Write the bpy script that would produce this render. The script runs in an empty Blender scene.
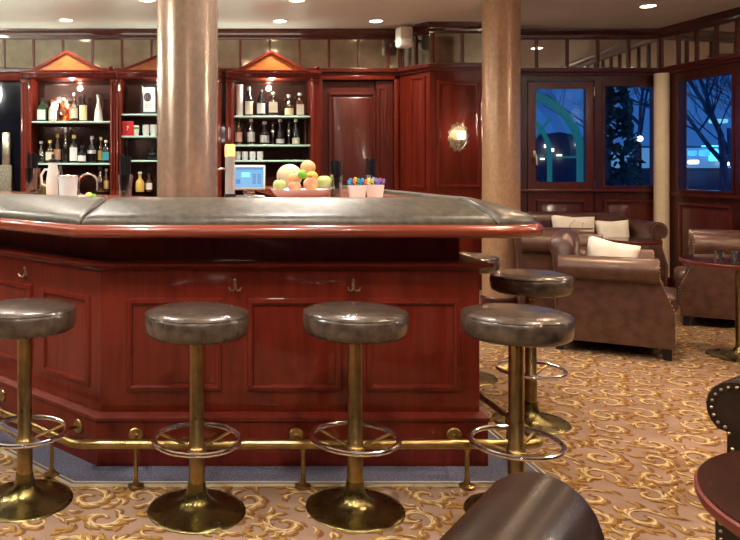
import bpy, bmesh, math, random
from mathutils import Vector, Matrix
from math import sin, cos, pi, sqrt, atan2, radians as R
SC = bpy.context.scene
COL = SC.collection
random.seed(7)

# ------------------------------------------------------------------ camera
F, PX, PY, H = 730.0, 215.0, 170.0, 1.35
cam = bpy.data.cameras.new('camera'); co = bpy.data.objects.new('camera', cam); COL.objects.link(co)
co.location = (0, 0, H); co.rotation_euler = (pi/2, 0, 0)
cam.sensor_width = 36; cam.lens = 36*F/740
cam.shift_x = (370-PX)/740; cam.shift_y = -(270-PY)/740
cam.clip_start = 0.05; cam.clip_end = 200
SC.camera = co
# ------------------------------------------------------------------ world: dusk sky
w = bpy.data.worlds.new('dusk'); SC.world = w; w.use_nodes = True
wn = w.node_tree.nodes; wl = w.node_tree.links; wn.clear()
bg = wn.new('ShaderNodeBackground'); ou = wn.new('ShaderNodeOutputWorld')
tc = wn.new('ShaderNodeTexCoord'); sp = wn.new('ShaderNodeSeparateXYZ'); rp = wn.new('ShaderNodeValToRGB')
wl.new(tc.outputs['Generated'], sp.inputs[0]); wl.new(sp.outputs['Z'], rp.inputs[0])
rp.color_ramp.elements[0].position = 0.0; rp.color_ramp.elements[0].color = (0.03, 0.13, 0.42, 1)
rp.color_ramp.elements[1].position = 0.5; rp.color_ramp.elements[1].color = (0.012, 0.06, 0.26, 1)
wl.new(rp.outputs[0], bg.inputs[0]); bg.inputs[1].default_value = 0.95; wl.new(bg.outputs[0], ou.inputs[0])
# ------------------------------------------------------------------ exposure
vs = SC.view_settings
vs.view_transform = 'Standard'; vs.look = 'None'; vs.gamma = 1; vs.exposure = 0.0; vs.use_curve_mapping = False
SC.cycles.use_denoising = True
SC.cycles.max_bounces = 8; SC.cycles.diffuse_bounces = 5; SC.cycles.glossy_bounces = 5
SC.cycles.transparent_max_bounces = 16
SC.cycles.caustics_reflective = False; SC.cycles.caustics_refractive = False
SC.cycles.sample_clamp_indirect = 4.0
LAMP_W = 185.0
WARM = (1.0, 0.80, 0.60)

def at(px, py, Y):
    return Vector(((px-PX)/F*Y, Y, H-(py-PY)/F*Y))

# ------------------------------------------------------------------ materials
def newmat(name):
    m = bpy.data.materials.new(name); m.use_nodes = True
    return m, m.node_tree.nodes, m.node_tree.links, m.node_tree.nodes['Principled BSDF']
def plain(name, col, rough=0.5, metal=0.0, coat=0.0, emit=None, es=0.0, trans=0.0, spec=0.5, ior=1.45):
    m, n, l, p = newmat(name)
    p.inputs['Base Color'].default_value = (*col, 1); p.inputs['Roughness'].default_value = rough
    p.inputs['Metallic'].default_value = metal; p.inputs['Coat Weight'].default_value = coat
    p.inputs['Coat Roughness'].default_value = 0.08
    p.inputs['Specular IOR Level'].default_value = spec; p.inputs['IOR'].default_value = ior
    if trans: p.inputs['Transmission Weight'].default_value = trans
    if emit: p.inputs['Emission Color'].default_value = (*emit, 1); p.inputs['Emission Strength'].default_value = es
    return m
def noisy(name, c1, c2, scale=(1,1,1), ns=5, rough=0.4, metal=0, coat=0, bump=0.0, bscale=80, detail=5, dist=0.0, spec=0.5, lo=.35, hi=.65, btype='noise', coatr=0.08, rvar=0.0, sheen=0.0):
    m, n, l, p = newmat(name)
    t = n.new('ShaderNodeTexCoord'); mp = n.new('ShaderNodeMapping'); mp.inputs['Scale'].default_value = scale
    nz = n.new('ShaderNodeTexNoise'); nz.inputs['Scale'].default_value = ns; nz.inputs['Detail'].default_value = detail
    nz.inputs['Distortion'].default_value = dist
    r = n.new('ShaderNodeValToRGB'); r.color_ramp.elements[0].position = lo; r.color_ramp.elements[1].position = hi
    r.color_ramp.elements[0].color = (*c1, 1); r.color_ramp.elements[1].color = (*c2, 1)
    l.new(t.outputs['Object'], mp.inputs[0]); l.new(mp.outputs[0], nz.inputs[0]); l.new(nz.outputs[0], r.inputs[0])
    l.new(r.outputs[0], p.inputs['Base Color'])
    p.inputs['Roughness'].default_value = rough; p.inputs['Metallic'].default_value = metal
    p.inputs['Coat Weight'].default_value = coat; p.inputs['Coat Roughness'].default_value = coatr
    p.inputs['Specular IOR Level'].default_value = spec
    if sheen: p.inputs['Sheen Weight'].default_value = sheen
    if rvar:
        mr = n.new('ShaderNodeMapRange'); mr.inputs[3].default_value = rough-rvar; mr.inputs[4].default_value = rough+rvar
        l.new(nz.outputs[0], mr.inputs[0]); l.new(mr.outputs[0], p.inputs['Roughness'])
    if bump:
        if btype == 'voronoi':
            b = n.new('ShaderNodeTexVoronoi'); b.inputs['Scale'].default_value = bscale; bo = b.outputs['Distance']
        else:
            b = n.new('ShaderNodeTexNoise'); b.inputs['Scale'].default_value = bscale; b.inputs['Detail'].default_value = 3; bo = b.outputs[0]
        l.new(t.outputs['Object'], b.inputs[0])
        bp = n.new('ShaderNodeBump'); bp.inputs['Strength'].default_value = bump; bp.inputs['Distance'].default_value = 0.002
        l.new(bo, bp.inputs['Height']); l.new(bp.outputs[0], p.inputs['Normal'])
    return m
def see(name, col=(1,1,1), refl=0.08, tint=1.0):
    # thin clear pane: tinted see-through with fresnel reflection
    m = bpy.data.materials.new(name); m.use_nodes = True; n = m.node_tree.nodes; l = m.node_tree.links; n.clear()
    o = n.new('ShaderNodeOutputMaterial'); mx = n.new('ShaderNodeMixShader'); tr = n.new('ShaderNodeBsdfTransparent'); gl = n.new('ShaderNodeBsdfGlossy')
    fr = n.new('ShaderNodeMath'); fr.operation = 'POWER'; fr.inputs[1].default_value = 4.0; lw = n.new('ShaderNodeLayerWeight'); lw.inputs[0].default_value = 0.5; l.new(lw.outputs['Facing'], fr.inputs[0])
    ad = n.new('ShaderNodeMath'); ad.operation = 'ADD'; ad.inputs[1].default_value = refl; ad.use_clamp = True
    tr.inputs[0].default_value = (*col, 1); gl.inputs[0].default_value = (1,1,1,1); gl.inputs['Roughness'].default_value = 0.02
    l.new(fr.outputs[0], ad.inputs[0]); l.new(ad.outputs[0], mx.inputs[0]); l.new(tr.outputs[0], mx.inputs[1]); l.new(gl.outputs[0], mx.inputs[2]); l.new(mx.outputs[0], o.inputs[0])
    return m

M = {}
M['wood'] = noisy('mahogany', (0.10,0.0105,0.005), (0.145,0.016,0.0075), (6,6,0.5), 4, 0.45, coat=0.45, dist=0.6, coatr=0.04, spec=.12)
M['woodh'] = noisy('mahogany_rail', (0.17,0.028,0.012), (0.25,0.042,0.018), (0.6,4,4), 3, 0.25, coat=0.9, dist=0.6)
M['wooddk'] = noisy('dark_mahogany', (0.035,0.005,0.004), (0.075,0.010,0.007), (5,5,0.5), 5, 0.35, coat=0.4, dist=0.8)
M['woodmid'] = noisy('brown_mahogany', (0.065,0.010,0.007), (0.11,0.016,0.010), (6,6,0.5), 5, 0.33, coat=0.5, dist=0.8)
M['woodor'] = noisy('amber_veneer', (0.34,0.075,0.012), (0.50,0.125,0.020), (3,3,3), 3, 0.35, coat=0.4, dist=1.2)
M['woodctr'] = noisy('counter_wood', (0.28,0.06,0.025), (0.42,0.11,0.05), (1,5,5), 3, 0.25, coat=0.6)
M['leather'] = noisy('taupe_leather', (0.038,0.033,0.025), (0.11,0.093,0.068), (1,1,1), 26, 0.33, coat=0.15, bump=0.35, bscale=160, btype='voronoi', detail=8, lo=.3, hi=.75, coatr=0.2)
M['leatherst'] = noisy('stool_leather', (0.027,0.018,0.013), (0.095,0.068,0.050), (1,1,1), 22, 0.25, coat=0.4, bump=0.2, bscale=170, btype='voronoi', detail=8, lo=.3, hi=.75, coatr=0.15)
M['leatherbr'] = noisy('brown_leather', (0.050,0.019,0.012), (0.115,0.050,0.033), (1,1,1), 14, 0.32, coat=0.35, bump=0.4, bscale=150, btype='voronoi', detail=8, lo=.3, hi=.75, coatr=0.25)
M['leatherdk'] = noisy('dark_leather', (0.014,0.007,0.004), (0.024,0.013,0.008), (1,1,1), 12, 0.28, coat=0.1, spec=.25, bump=0.10, bscale=150, btype='voronoi', detail=6, coatr=0.2)
M['bronzecol'] = noisy('bronze_column', (0.46,0.33,0.235), (0.54,0.40,0.29), (1,1,0.6), 40, 0.27, metal=0.6, bump=0.10, bscale=60, detail=6, spec=0.5)
M['bronzecol_lit'] = noisy('warm_lit_bronze_column', (0.42,0.25,0.14), (0.52,0.32,0.19), (1,1,0.6), 40, 0.33, metal=0.25, coat=.2, bump=0.08, bscale=60, detail=6)  # bronze column tone with warm lamp light put into the colour
M['creamcol'] = noisy('cream_column', (0.80,0.66,0.44), (0.88,0.74,0.52), (1,1,1), 10, 0.5)
M['brass'] = noisy('antique_brass', (0.31,0.215,0.085), (0.46,0.33,0.14), (1,1,1), 20, 0.30, metal=1, rvar=0.08)
M['brassdk'] = noisy('bronze_base', (0.17,0.14,0.05), (0.24,0.20,0.08), (1,1,1), 12, 0.28, metal=1, rvar=0.06)
M['polish'] = plain('polished_steel', (0.82,0.79,0.74), 0.18, 1.0)
M['chrome'] = plain('chrome', (0.75,0.75,0.76), 0.12, 1.0)
M['gold'] = plain('gold_edging', (0.82,0.72,0.48), 0.35, 0.6)
M['bluecarpet'] = noisy('blue_grey_carpet', (0.07,0.07,0.11), (0.17,0.17,0.235), (1,1,1), 120, 0.95, bump=0.5, bscale=300, spec=0.1)
M['carpet'] = noisy('carpet_ground', (0.215,0.135,0.095), (0.30,0.20,0.148), (1,1,1), 3.5, 0.95, bump=0.6, bscale=350, detail=10, spec=0.05)
M['carpetgold'] = noisy('carpet_gold', (0.22,0.115,0.032), (0.34,0.20,0.065), (1,1,1), 25, 0.95, bump=0.5, bscale=350, spec=0.05)
M['carpetbrown'] = noisy('carpet_brown', (0.13,0.060,0.022), (0.20,0.095,0.036), (1,1,1), 25, 0.95, bump=0.5, bscale=350, spec=0.05)
M['carpetpale'] = noisy('carpet_pale', (0.42,0.31,0.17), (0.56,0.43,0.26), (1,1,1), 25, 0.95, bump=0.5, bscale=350, spec=0.05)
M['ceil'] = noisy('ceiling_paint', (0.78,0.77,0.72), (0.83,0.82,0.77), (1,1,1), 2, 0.38, spec=0.35)
M['plaster'] = plain('plaster', (0.62,0.52,0.42), 0.8)
M['mirror'] = noisy('antique_mirror', (0.36,0.33,0.25), (0.50,0.46,0.36), (1,1,1), 6, 0.09, metal=0.92, bump=0.05, bscale=25, detail=8)
M['mirrorw'] = plain('bright_mirror', (.80,.76,.70), .03, .95)
M['mirrordk'] = noisy('smoked_mirror', (0.10,0.075,0.06), (0.16,0.12,0.10), (1,1,1), 6, 0.06, metal=0.9)
M['darkglass'] = plain('dark_glass', (0.008,0.008,0.016), 0.06, spec=0.8)
M['glassshelf'] = plain('glass_shelf', (0.50,0.76,0.66), 0.08, spec=0.8)
M['pane'] = see('window_pane', (0.92,0.97,1.0), 0.02)
M['clear'] = see('clear_glass', (0.80,0.84,0.83), 0.30)
M['frost'] = plain('frosted_glass', (0.75,0.80,0.80), 0.3)
M['white'] = plain('white_ceramic', (0.90,0.90,0.88), 0.3)
M['bowlw'] = plain('lilac_porcelain', (.84,.82,.88), .25, coat=.3)
M['whitepl'] = plain('white_plastic', (0.78,0.77,0.72), 0.45)
M['black'] = plain('black_plastic', (0.012,0.012,0.016), 0.35)
M['cushion'] = noisy('cream_cushion', (0.84,0.79,0.70), (0.92,0.88,0.80), (1,1,1), 10, 0.85, bump=0.3, bscale=200)
M['branch'] = plain('branch_print', (0.30,0.19,0.12), 0.85)
M['tabletop'] = noisy('dark_tabletop', (0.02,0.007,0.005), (0.035,0.012,0.009), (1,1,1), 6, 0.10, coat=0.0)
M['tablered'] = noisy('table_edge', (0.10,0.013,0.007), (0.14,0.020,0.010), (1,1,1), 6, 0.4, coat=0.0)
M['lamp'] = plain('lamp_glow', (1,0.9,0.7), 0.5, emit=(1.0,0.86,0.62), es=14)
M['lampw'] = plain('sconce_glow', (1,0.85,0.6), 0.5, emit=(1.0,0.72,0.40), es=3)
M['amber'] = plain('amber_glow', (1,0.5,0.2), 0.4, emit=(1.0,0.42,0.12), es=1.6)
M['globe'] = plain('fill_globe', (.9,.85,.75), .4, emit=(1,.85,.65), es=4)
M['rim'] = plain('lamp_rim', (0.7,0.66,0.6), 0.35, 0.3)
M['satin'] = plain('satin_metal', (.62,.60,.58), .35, .55)
M['nail'] = plain('nail_head', (0.40,0.32,0.23), 0.35, 0.9)
M['antsilver'] = noisy('antique_silver', (0.30,0.25,0.18), (0.62,0.55,0.44), (1,1,1), 60, 0.3, metal=0.9)

# ------------------------------------------------------------------ mesh builder
class MB:
    def __init__(s): s.bm = bmesh.new()
    def face(s, vs_, mi=0):
        try:
            f = s.bm.faces.new(vs_); f.material_index = mi; return f
        except ValueError: return None
    def box(s, x0, x1, y0, y1, z0, z1, bev=0.0, mi=0, mat=None, seg=2):
        v = [s.bm.verts.new((x, y, z)) for x in (x0, x1) for y in (y0, y1) for z in (z0, z1)]
        fs = [s.face([v[i] for i in q], mi) for q in ((0,1,3,2), (4,6,7,5), (0,4,5,1), (2,3,7,6), (0,2,6,4), (1,5,7,3))]
        if mat is not None: bmesh.ops.transform(s.bm, matrix=mat, verts=v)
        if bev:
            es = list({e for f in fs for e in f.edges})
            r = bmesh.ops.bevel(s.bm, geom=es, offset=bev, segments=seg, affect='EDGES', profile=0.5)
            for f in r['faces']: f.material_index = mi
        return s
    def loft(s, rings, closed=True, cap=True, mi=0, loop=False):
        rv = [[s.bm.verts.new(p) for p in r] for r in rings]
        n = len(rv[0]); m = n if closed else n-1
        pairs = list(zip(rv, rv[1:])) + ([(rv[-1], rv[0])] if loop else [])
        for a, b in pairs:
            for i in range(m):
                j = (i+1) % n; s.face([a[i], a[j], b[j], b[i]], mi)
        if cap and closed and not loop:
            s.face(list(reversed(rv[0])), mi); s.face(rv[-1], mi)
        return s
    def lathe(s, prof, c=(0,0,0), seg=40, mi=0, axis=None):
        rings = []
        for r, z in prof:
            r = max(r, 1e-4)
            rings.append([(c[0]+r*cos(2*pi*i/seg), c[1]+r*sin(2*pi*i/seg), c[2]+z) for i in range(seg)])
        return s.loft(rings, mi=mi)
    def tube(s, pts, r, seg=12, mi=0, loop=False, r2=None):
        pts = [Vector(p) for p in pts]; n = len(pts); rings = []
        up = Vector((0,0,1)); prev = None
        for i, p in enumerate(pts):
            if loop: t = (pts[(i+1) % n]-pts[i-1]).normalized()
            else: t = (pts[min(i+1, n-1)]-pts[max(i-1, 0)]).normalized()
            if prev is None:
                a = t.cross(up)
                if a.length < 1e-3: a = t.cross(Vector((1,0,0)))
                a.normalize()
            else:
                a = prev - t*prev.dot(t); a.normalize()
            prev = a; b = t.cross(a)
            rr = r if r2 is None else r+(r2-r)*i/(n-1)
            rings.append([p+(a*cos(2*pi*k/seg)+b*sin(2*pi*k/seg))*rr for k in range(seg)])
        return s.loft(rings, mi=mi, loop=loop)
    def ring(s, c, Rr, r, seg=48, mi=0):
        return s.tube([(c[0]+Rr*cos(2*pi*i/seg), c[1]+Rr*sin(2*pi*i/seg), c[2]) for i in range(seg)], r, 10, mi, True)
    def sphere(s, c, r, sc=(1,1,1), seg=20, mi=0):
        n = bmesh.ops.create_uvsphere(s.bm, u_segments=seg, v_segments=max(6, seg//2), radius=r,
              matrix=Matrix.Translation(c) @ Matrix.Diagonal((*sc, 1)))
        for v in n['verts']:
            for f in v.link_faces: f.material_index = mi
        return s
    def prism(s, poly, y0, y1, mi=0):   # poly in x,z
        return s.loft([[(x, y0, z) for x, z in poly], [(x, y1, z) for x, z in poly]], mi=mi)
    def strip(s, path, prof, mi=0):
        # sweep closed profile [(outward offset, z)] along an open XY path with mitres; outward = right of travel
        n = len(path); P = [Vector(p) for p in path]; rings = []
        for i in range(n):
            d0 = (P[i]-P[i-1]).normalized() if i > 0 else (P[1]-P[0]).normalized()
            d1 = (P[i+1]-P[i]).normalized() if i < n-1 else d0
            n0 = Vector((d0.y, -d0.x)); n1 = Vector((d1.y, -d1.x))
            m = (n0+n1).normalized(); k = 1/max(0.3, m.dot(n0))
            rings.append([(P[i].x+m.x*k*o, P[i].y+m.y*k*o, z) for o, z in prof])
        return s.loft(rings, mi=mi)
    def frame(s, O, u, nrm, u0, u1, z0, z1, loops, mi=0, fill=True):
        # nested rectangle loops (inset, depth) on a plane through O with axes u and Z
        O, u, nrm = Vector(O), Vector(u), Vector(nrm); rv = []
        for ins, d in loops:
            r = []
            for a, z in ((u0+ins, z0+ins), (u1-ins, z0+ins), (u1-ins, z1-ins), (u0+ins, z1-ins)):
                p = O+u*a+nrm*d; r.append(s.bm.verts.new((p.x, p.y, O.z+z)))
            rv.append(r)
        for a, b in zip(rv, rv[1:]):
            for i in range(4): s.face([a[i], a[(i+1) % 4], b[(i+1) % 4], b[i]], mi)
        if fill: s.face(rv[-1], mi)
        return s
    def build(s, name, mat, parent=None, loc=None, ang=35, rot=None, recalc=True, **kw):
        bm = s.bm
        if recalc: bmesh.ops.recalc_face_normals(bm, faces=bm.faces)
        me = bpy.data.meshes.new(name); bm.to_mesh(me); bm.free()
        for mm in (mat if isinstance(mat, (list, tuple)) else [mat]): me.materials.append(M[mm] if isinstance(mm, str) else mm)
        me.polygons.foreach_set('use_smooth', [recalc]*len(me.polygons))
        me.set_sharp_from_angle(angle=R(ang))
        o = bpy.data.objects.new(name, me); COL.objects.link(o)
        if parent is not None: o.parent = parent
        if loc is not None: o.location = loc
        if rot is not None: o.rotation_euler = rot
        for k, v in kw.items(): o[k] = v
        return o
def struct(mb, name, mat, **kw): return mb.build(name, mat, kind='structure', **kw)
def thing(name, label, cat, loc=(0,0,0), rz=0, group=None, sc=1.0):
    o = bpy.data.objects.new(name, None); COL.objects.link(o); o.location = loc; o.rotation_euler = (0, 0, rz); o.scale = (sc, sc, sc)
    o.empty_display_size = 0.1
    o['label'] = label; o['category'] = cat
    if group: o['group'] = group
    return o
def tag(o, label, cat, group=None):
    o['label'] = label; o['category'] = cat
    if group: o['group'] = group
    return o
def dup(root, loc, rz, label, group=None, sc=None):
    r = root.copy(); COL.objects.link(r); r.location = loc; r.rotation_euler = (0, 0, rz); r['label'] = label
    if group: r['group'] = group
    if sc: r.scale = (sc, sc, sc)
    for ch in list(root.children):
        if ch.type == 'LIGHT': 
            c = ch.copy(); COL.objects.link(c); c.parent = r; continue
        c = ch.copy(); COL.objects.link(c); c.parent = r
        for g in list(ch.children):
            d = g.copy(); COL.objects.link(d); d.parent = c
    return r

# ================================================================== STRUCTURE
BW = 8.6; CZ = 3.0
RD = Vector((0.1152, -0.9933)); RC = Vector((5.25, BW))           # window wall on the right
# --- floor with woven scroll pattern in the same mesh
def scroll_strokes():
    S = []
    def stroke(pts, ws, layer): S.append((pts, ws, layer))
    def spiral(cx, cy, r0, r1, a0, turns, n=22):
        out = []
        for i in range(n+1):
            t = i/n; r = r0+(r1-r0)*t; a = a0+turns*2*pi*t
            out.append((cx+r*cos(a), cy+r*sin(a)))
        return out
    def leaf(x, y, ang, L, bend, wd, layer):
        p, wv = [], []; a = ang; n = 7
        for i in range(n+1):
            p.append((x, y)); t = i/n; wv.append(wd*(sin(pi*min(1, t*1.08+0.04))**0.8)+0.001)
            a += bend/n; x += cos(a)*L/n; y += sin(a)*L/n
        stroke(p, wv, layer)
    def motif(cx, cy, rot, k, flip):
        loc = []
        def T(x, y): 
            x *= flip; return (cx+k*(x*cos(rot)-y*sin(rot)), cy+k*(x*sin(rot)+y*cos(rot)))
        def TA(a): 
            v = (cos(a)*flip, sin(a)); return atan2(v[1], v[0])+rot
        for L_, off, lw in ((0, 0.007, 1.0), (1, 0.0, 0.7), (2, -0.004, 0.30)):
            sp_ = spiral(0, 0, 0.02, 0.085, 0.5, 1.05, 16)
            ws = [k*lw*(0.010+0.008*sin(pi*i/(len(sp_)-1))) for i in range(len(sp_))]
            stroke([T(x+off, y-off) for x, y in sp_], ws, L_)
        for i in range(8):
            t = 0.25+0.75*i/7; r = 0.02+0.065*t; a = 0.5+1.05*2*pi*t
            x, y = T(r*cos(a), r*sin(a)); ln = k*random.uniform(0.055, 0.09); bd = flip*random.uniform(1.0, 2.0)
            leaf(x+.008, y-.008, TA(a+0.7), ln*1.1, bd, k*0.019, 0)
            leaf(x, y, TA(a+0.7), ln, bd, k*0.0125, 1)
            leaf(x, y, TA(a+0.75), ln*0.75, bd, k*0.005, 2)
        for j in range(9):
            a = random.uniform(0, 6.28); r = random.uniform(.11, .17); x, y = T(r*cos(a), r*sin(a)); ln = k*random.uniform(0.05, 0.10); bd = random.choice((-1, 1))*random.uniform(.8, 2.2); ta = random.uniform(0, 6.28)
            leaf(x+.007, y-.007, ta, ln*1.2, bd, k*0.016, 0)
            leaf(x, y, ta, ln, bd, k*0.010, 1)
            if j % 2: leaf(x, y, ta, ln*0.7, bd, k*0.004, 2)
    st = 0.235; j = 0; y = 1.6
    while y < 8.6:
        i = 0; x = -1.6+(j % 2)*st/2
        while x < 6.2:
            if not (-0.45 < x < 1.15 and y > 3.45) and not (x < -0.2 and y > 4.2):
                motif(x+random.uniform(-.03, .03), y+random.uniform(-.03, .03), (i*1.9+j*2.6)+random.uniform(-.25, .25), random.uniform(0.78, 0.95), 1 if (i+j) % 2 else -1)
            x += st; i += 1
        y += st*0.86; j += 1
    return S
fl = MB()
v = [fl.bm.verts.new(p) for p in ((-7,-5,0), (9,-5,0), (9,BW+.4,0), (-7,BW+.4,0))]; fl.face(v, 0)
for si_, (pts, ws, layer) in enumerate(scroll_strokes()):
    z = 0.0004+0.0012*layer+(si_ % 600)*1.6e-6; n = len(pts); a_, b_ = [], []
    for i, (x, y) in enumerate(pts):
        q0 = pts[max(0, i-1)]; q1 = pts[min(n-1, i+1)]; d = Vector((q1[0]-q0[0], q1[1]-q0[1]))
        if d.length < 1e-7: d = Vector((1, 0))
        d.normalize(); wv = ws[i]
        a_.append(fl.bm.verts.new((x-d.y*wv, y+d.x*wv, z))); b_.append(fl.bm.verts.new((x+d.y*wv, y-d.x*wv, z)))
    for i in range(n-1): fl.face([b_[i], b_[i+1], a_[i+1], a_[i]], (2, 1, 3)[layer])
fo = struct(fl, 'floor', ['carpet', 'carpetgold', 'carpetbrown', 'carpetpale'], recalc=False)
# --- ceiling
c = MB(); c.box(-7, 9, -5, BW+.4, CZ, CZ+.1)
struct(c, 'ceiling', 'ceil')
# --- walls out of shot
for nm, b in (('wall_left', (-7.1,-7,-5,BW+.4,0,CZ)), ('wall_behind', (-7,9,-5.1,-5,0,CZ))):
    c = MB(); c.box(*b); struct(c, nm, 'wooddk')

def panel_loops(t=1): return [(0, 0), (0.006, .016*t), (0.028, .018*t), (0.036, .004*t), (0.055, .003*t), (0.075, .012*t)]
# --- bar back wall: mahogany with recessed door opening (x 322..393 px) 
DX0, DX1, DZ = at(322, 0, BW).x, at(394, 0, BW).x, at(0, 80, BW).z
c = MB()
c.box(-7, DX0, BW, BW+.12, 0, CZ); c.box(DX0, DX1, BW, BW+.12, DZ, CZ); c.box(DX1, 2.22, BW, BW+.12, 0, CZ)
struct(c, 'wall_back', 'wood')
DIAG = [Vector((2.18, BW)), Vector((2.415, 8.2)), Vector((3.25, 8.2)), Vector((3.42, BW))]
c = MB(); c.loft([[(p.x, p.y, z) for p in [DIAG[0], DIAG[1], DIAG[2], DIAG[3], Vector((3.42, BW+.1)), Vector((2.18, BW+.1))]] for z in (0, CZ)])
dg = struct(c, 'wall_bay', 'wood')
c = MB()
u = Vector((1, 0, 0)); n = Vector((0, -1, 0))
c.frame((0, 8.2, 0), u, n, at(437,0,8.2).x, at(481,0,8.2).x, at(0,188,8.2).z-.0, at(0,80,8.2).z, panel_loops())
dd = (DIAG[1]-DIAG[0]); L_ = dd.length; dd.normalize()
c.frame((DIAG[0].x, DIAG[0].y, 0), (dd.x, dd.y, 0), (dd.y, -dd.x, 0), .17, L_-.06, 1.14, 2.42, panel_loops())
struct(c, 'trim_2', 'wood')
# door behind the bar
c = MB(); c.box(DX0-.1, DX1+.1, BW+.125, BW+.2, 0, CZ); struct(c, 'wall_recess', 'wooddk')
c = MB(); c.box(DX0+.01, DX1-.22, BW+.055, BW+.10, 0.02, DZ-.02)
c.frame((0, BW+.055, 0), u, n, DX0+.08, at(378,0,BW).x-.02, 0.3, at(0,92,BW).z, panel_loops(1.4))
d1 = struct(c, 'door_1', 'woodmid')
c = MB(); c.box(DX1-.21, DX1-.01, BW+.02, BW+.10, 0.0, DZ-.01)
c.frame((0, BW+.02, 0), u, n, DX1-.20, DX1-.08, 0.3, DZ-.08, panel_loops(.6))
struct(c, 'trim_3', 'woodmid')
c = MB()
for a, b in ((DX0-.05, DX0), (DX1, DX1+.05)): c.box(a, b, BW-.03, BW+.01, 0, DZ+.05, bev=.008)
c.box(DX0-.05, DX1+.05, BW-.03, BW+.01, DZ, DZ+.05, bev=.008)
struct(c, 'trim_4', 'wood')
# cornice, frieze mirrors, rail along: bar wall, bay, window wall, right wall
RW_END = RC+RD*10.5
PATH = [Vector((-7, BW)), DIAG[0], DIAG[1], DIAG[2], Vector((3.42, BW)), RC, RW_END]
c = MB()
c.strip(PATH, [(0, 2.885), (.03, 2.885), (.045, 2.90), (.05, 2.93), (.075, 2.95), (.09, 2.985), (.09, CZ), (0, CZ)])
struct(c, 'trim_5', 'wooddk')
c = MB()
c.strip(PATH, [(0, 2.465), (.03, 2.465), (.035, 2.49), (.065, 2.50), (.07, 2.535), (.04, 2.55), (0, 2.555)])
struct(c, 'trim_6', 'woodmid')
def frieze(p0, p1, off, pitch, name, mi='mirror'):
    d = (p1-p0); L = d.length; d.normalize(); nn = Vector((d.y, -d.x))
    c = MB(); q = [p0+nn*.004, p1+nn*.004, p1+nn*.012, p0+nn*.012]
    c.loft([[(p.x, p.y, z) for p in q] for z in (2.55, 2.89)])
    struct(c, name, mi)
    c = MB(); s_ = off
    while s_ < L:
        a = p0+d*(s_-.013); b = p0+d*(s_+.013)
        q = [a+nn*.01, b+nn*.01, b+nn*.032, a+nn*.032]
        c.loft([[(p.x, p.y, z) for p in q] for z in (2.55, 2.89)]); s_ += pitch
    return c
fm = ['mirror']*3+['mirrorw']*3
segs = [(PATH[0], PATH[1], (at(4.3,0,BW).x+7) % .3475, .3475), (PATH[1], PATH[2], .03, .24), (PATH[2], PATH[3], .03, .33),
        (PATH[3], PATH[4], .02, 5), (PATH[4], PATH[5], at(536,0,BW).x-3.42, .36), (PATH[5], PATH[6], .03, .27)]
for i, (a, b, o_, p_) in enumerate(segs):
    c = frieze(a, b, o_, p_, 'trim_%d' % (7+2*i), fm[i]); struct(c, 'trim_%d' % (8+2*i), 'woodmid')

# --- window wall at the back (x 515..657 px) and right wall
def wx(px): return at(px, 0, BW).x
def wz(py): return at(0, py, BW).z
holes = [(wx(508), wx(524), 1.13, 2.37), (wx(527), wx(594.5), .06, 2.40), (wx(602), wx(656), 1.13, 2.37)]
c = MB(); x = 3.42
for h0, h1, z0, z1 in holes:
    h0 = max(h0, 3.44)
    c.box(x, h0, BW, BW+.12, 0, CZ); c.box(h0, h1, BW, BW+.12, 0, z0); c.box(h0, h1, BW, BW+.12, z1, CZ); x = h1
c.box(x, 5.3, BW, BW+.12, 0, CZ)
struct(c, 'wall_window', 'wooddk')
def window(O, u, u0, u1, z0, z1, name, fw=.035):
    O = Vector(O); u = Vector(u); nn = Vector((u.y, -u.x, 0)); c = MB()
    def bx(a0, a1, b0, b1, d0, d1):
        q = [O+u*a0+nn*d0, O+u*a1+nn*d0, O+u*a1+nn*d1, O+u*a0+nn*d1]
        c.loft([[(p.x, p.y, z) for p in q] for z in (b0, b1)])
    bx(u0, u0+fw, z0, z1, -.07, .01); bx(u1-fw, u1, z0, z1, -.07, .01)
    bx(u0+fw, u1-fw, z0, z0+fw, -.07, .01); bx(u0+fw, u1-fw, z1-fw, z1, -.07, .01)
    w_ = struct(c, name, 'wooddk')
    c = MB(); q = [O+u*u0+nn*-.045, O+u*u1+nn*-.045, O+u*u1+nn*-.037, O+u*u0+nn*-.037]
    c.loft([[(p.x, p.y, z) for p in q] for z in (z0+.01, z1-.01)])
    c.build('window_glass', 'pane', w_)
    return w_
window((0,BW,0), (1,0,0), 3.44, holes[0][1], 1.13, 2.37, 'window_1')
window((0,BW,0), (1,0,0), holes[2][0], holes[2][1], 1.13, 2.37, 'window_2')
# garden door
c = MB(); a0, a1 = holes[1][0]+.01, holes[1][1]-.01; g0, g1, gz0, gz1 = wx(536), wx(586), wz(182), wz(88.5)
c.box(a0, g0, BW+.0, BW+.06, .07, 2.385); c.box(g1, a1, BW+.0, BW+.06, .07, 2.385)
c.box(g0, g1, BW+.0, BW+.06, .07, gz0); c.box(g0, g1, BW+.0, BW+.06, gz1, 2.385)
c.frame((0,BW,0), u, n, a0+.1, a1-.1, .25, 1.0, panel_loops(1.2))
dr = struct(c, 'door_2', 'woodmid')
c = MB(); c.box(g0, g1, BW+.025, BW+.033, gz0, gz1); c.build('door_glass', 'pane', dr)
c = MB(); hx = wx(534); hz = wz(153)
c.box(hx-.014, hx+.014, BW-.014, BW, hz-.05, hz+.03, bev=.005)
c.tube([(hx, BW-.01, hz-.02), (hx, BW-.05, hz-.02), (hx+.005, BW-.055, hz-.06), (hx+.01, BW-.055, hz-.14)], .010)
c.build('door_handle', 'whitepl', dr)
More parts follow.
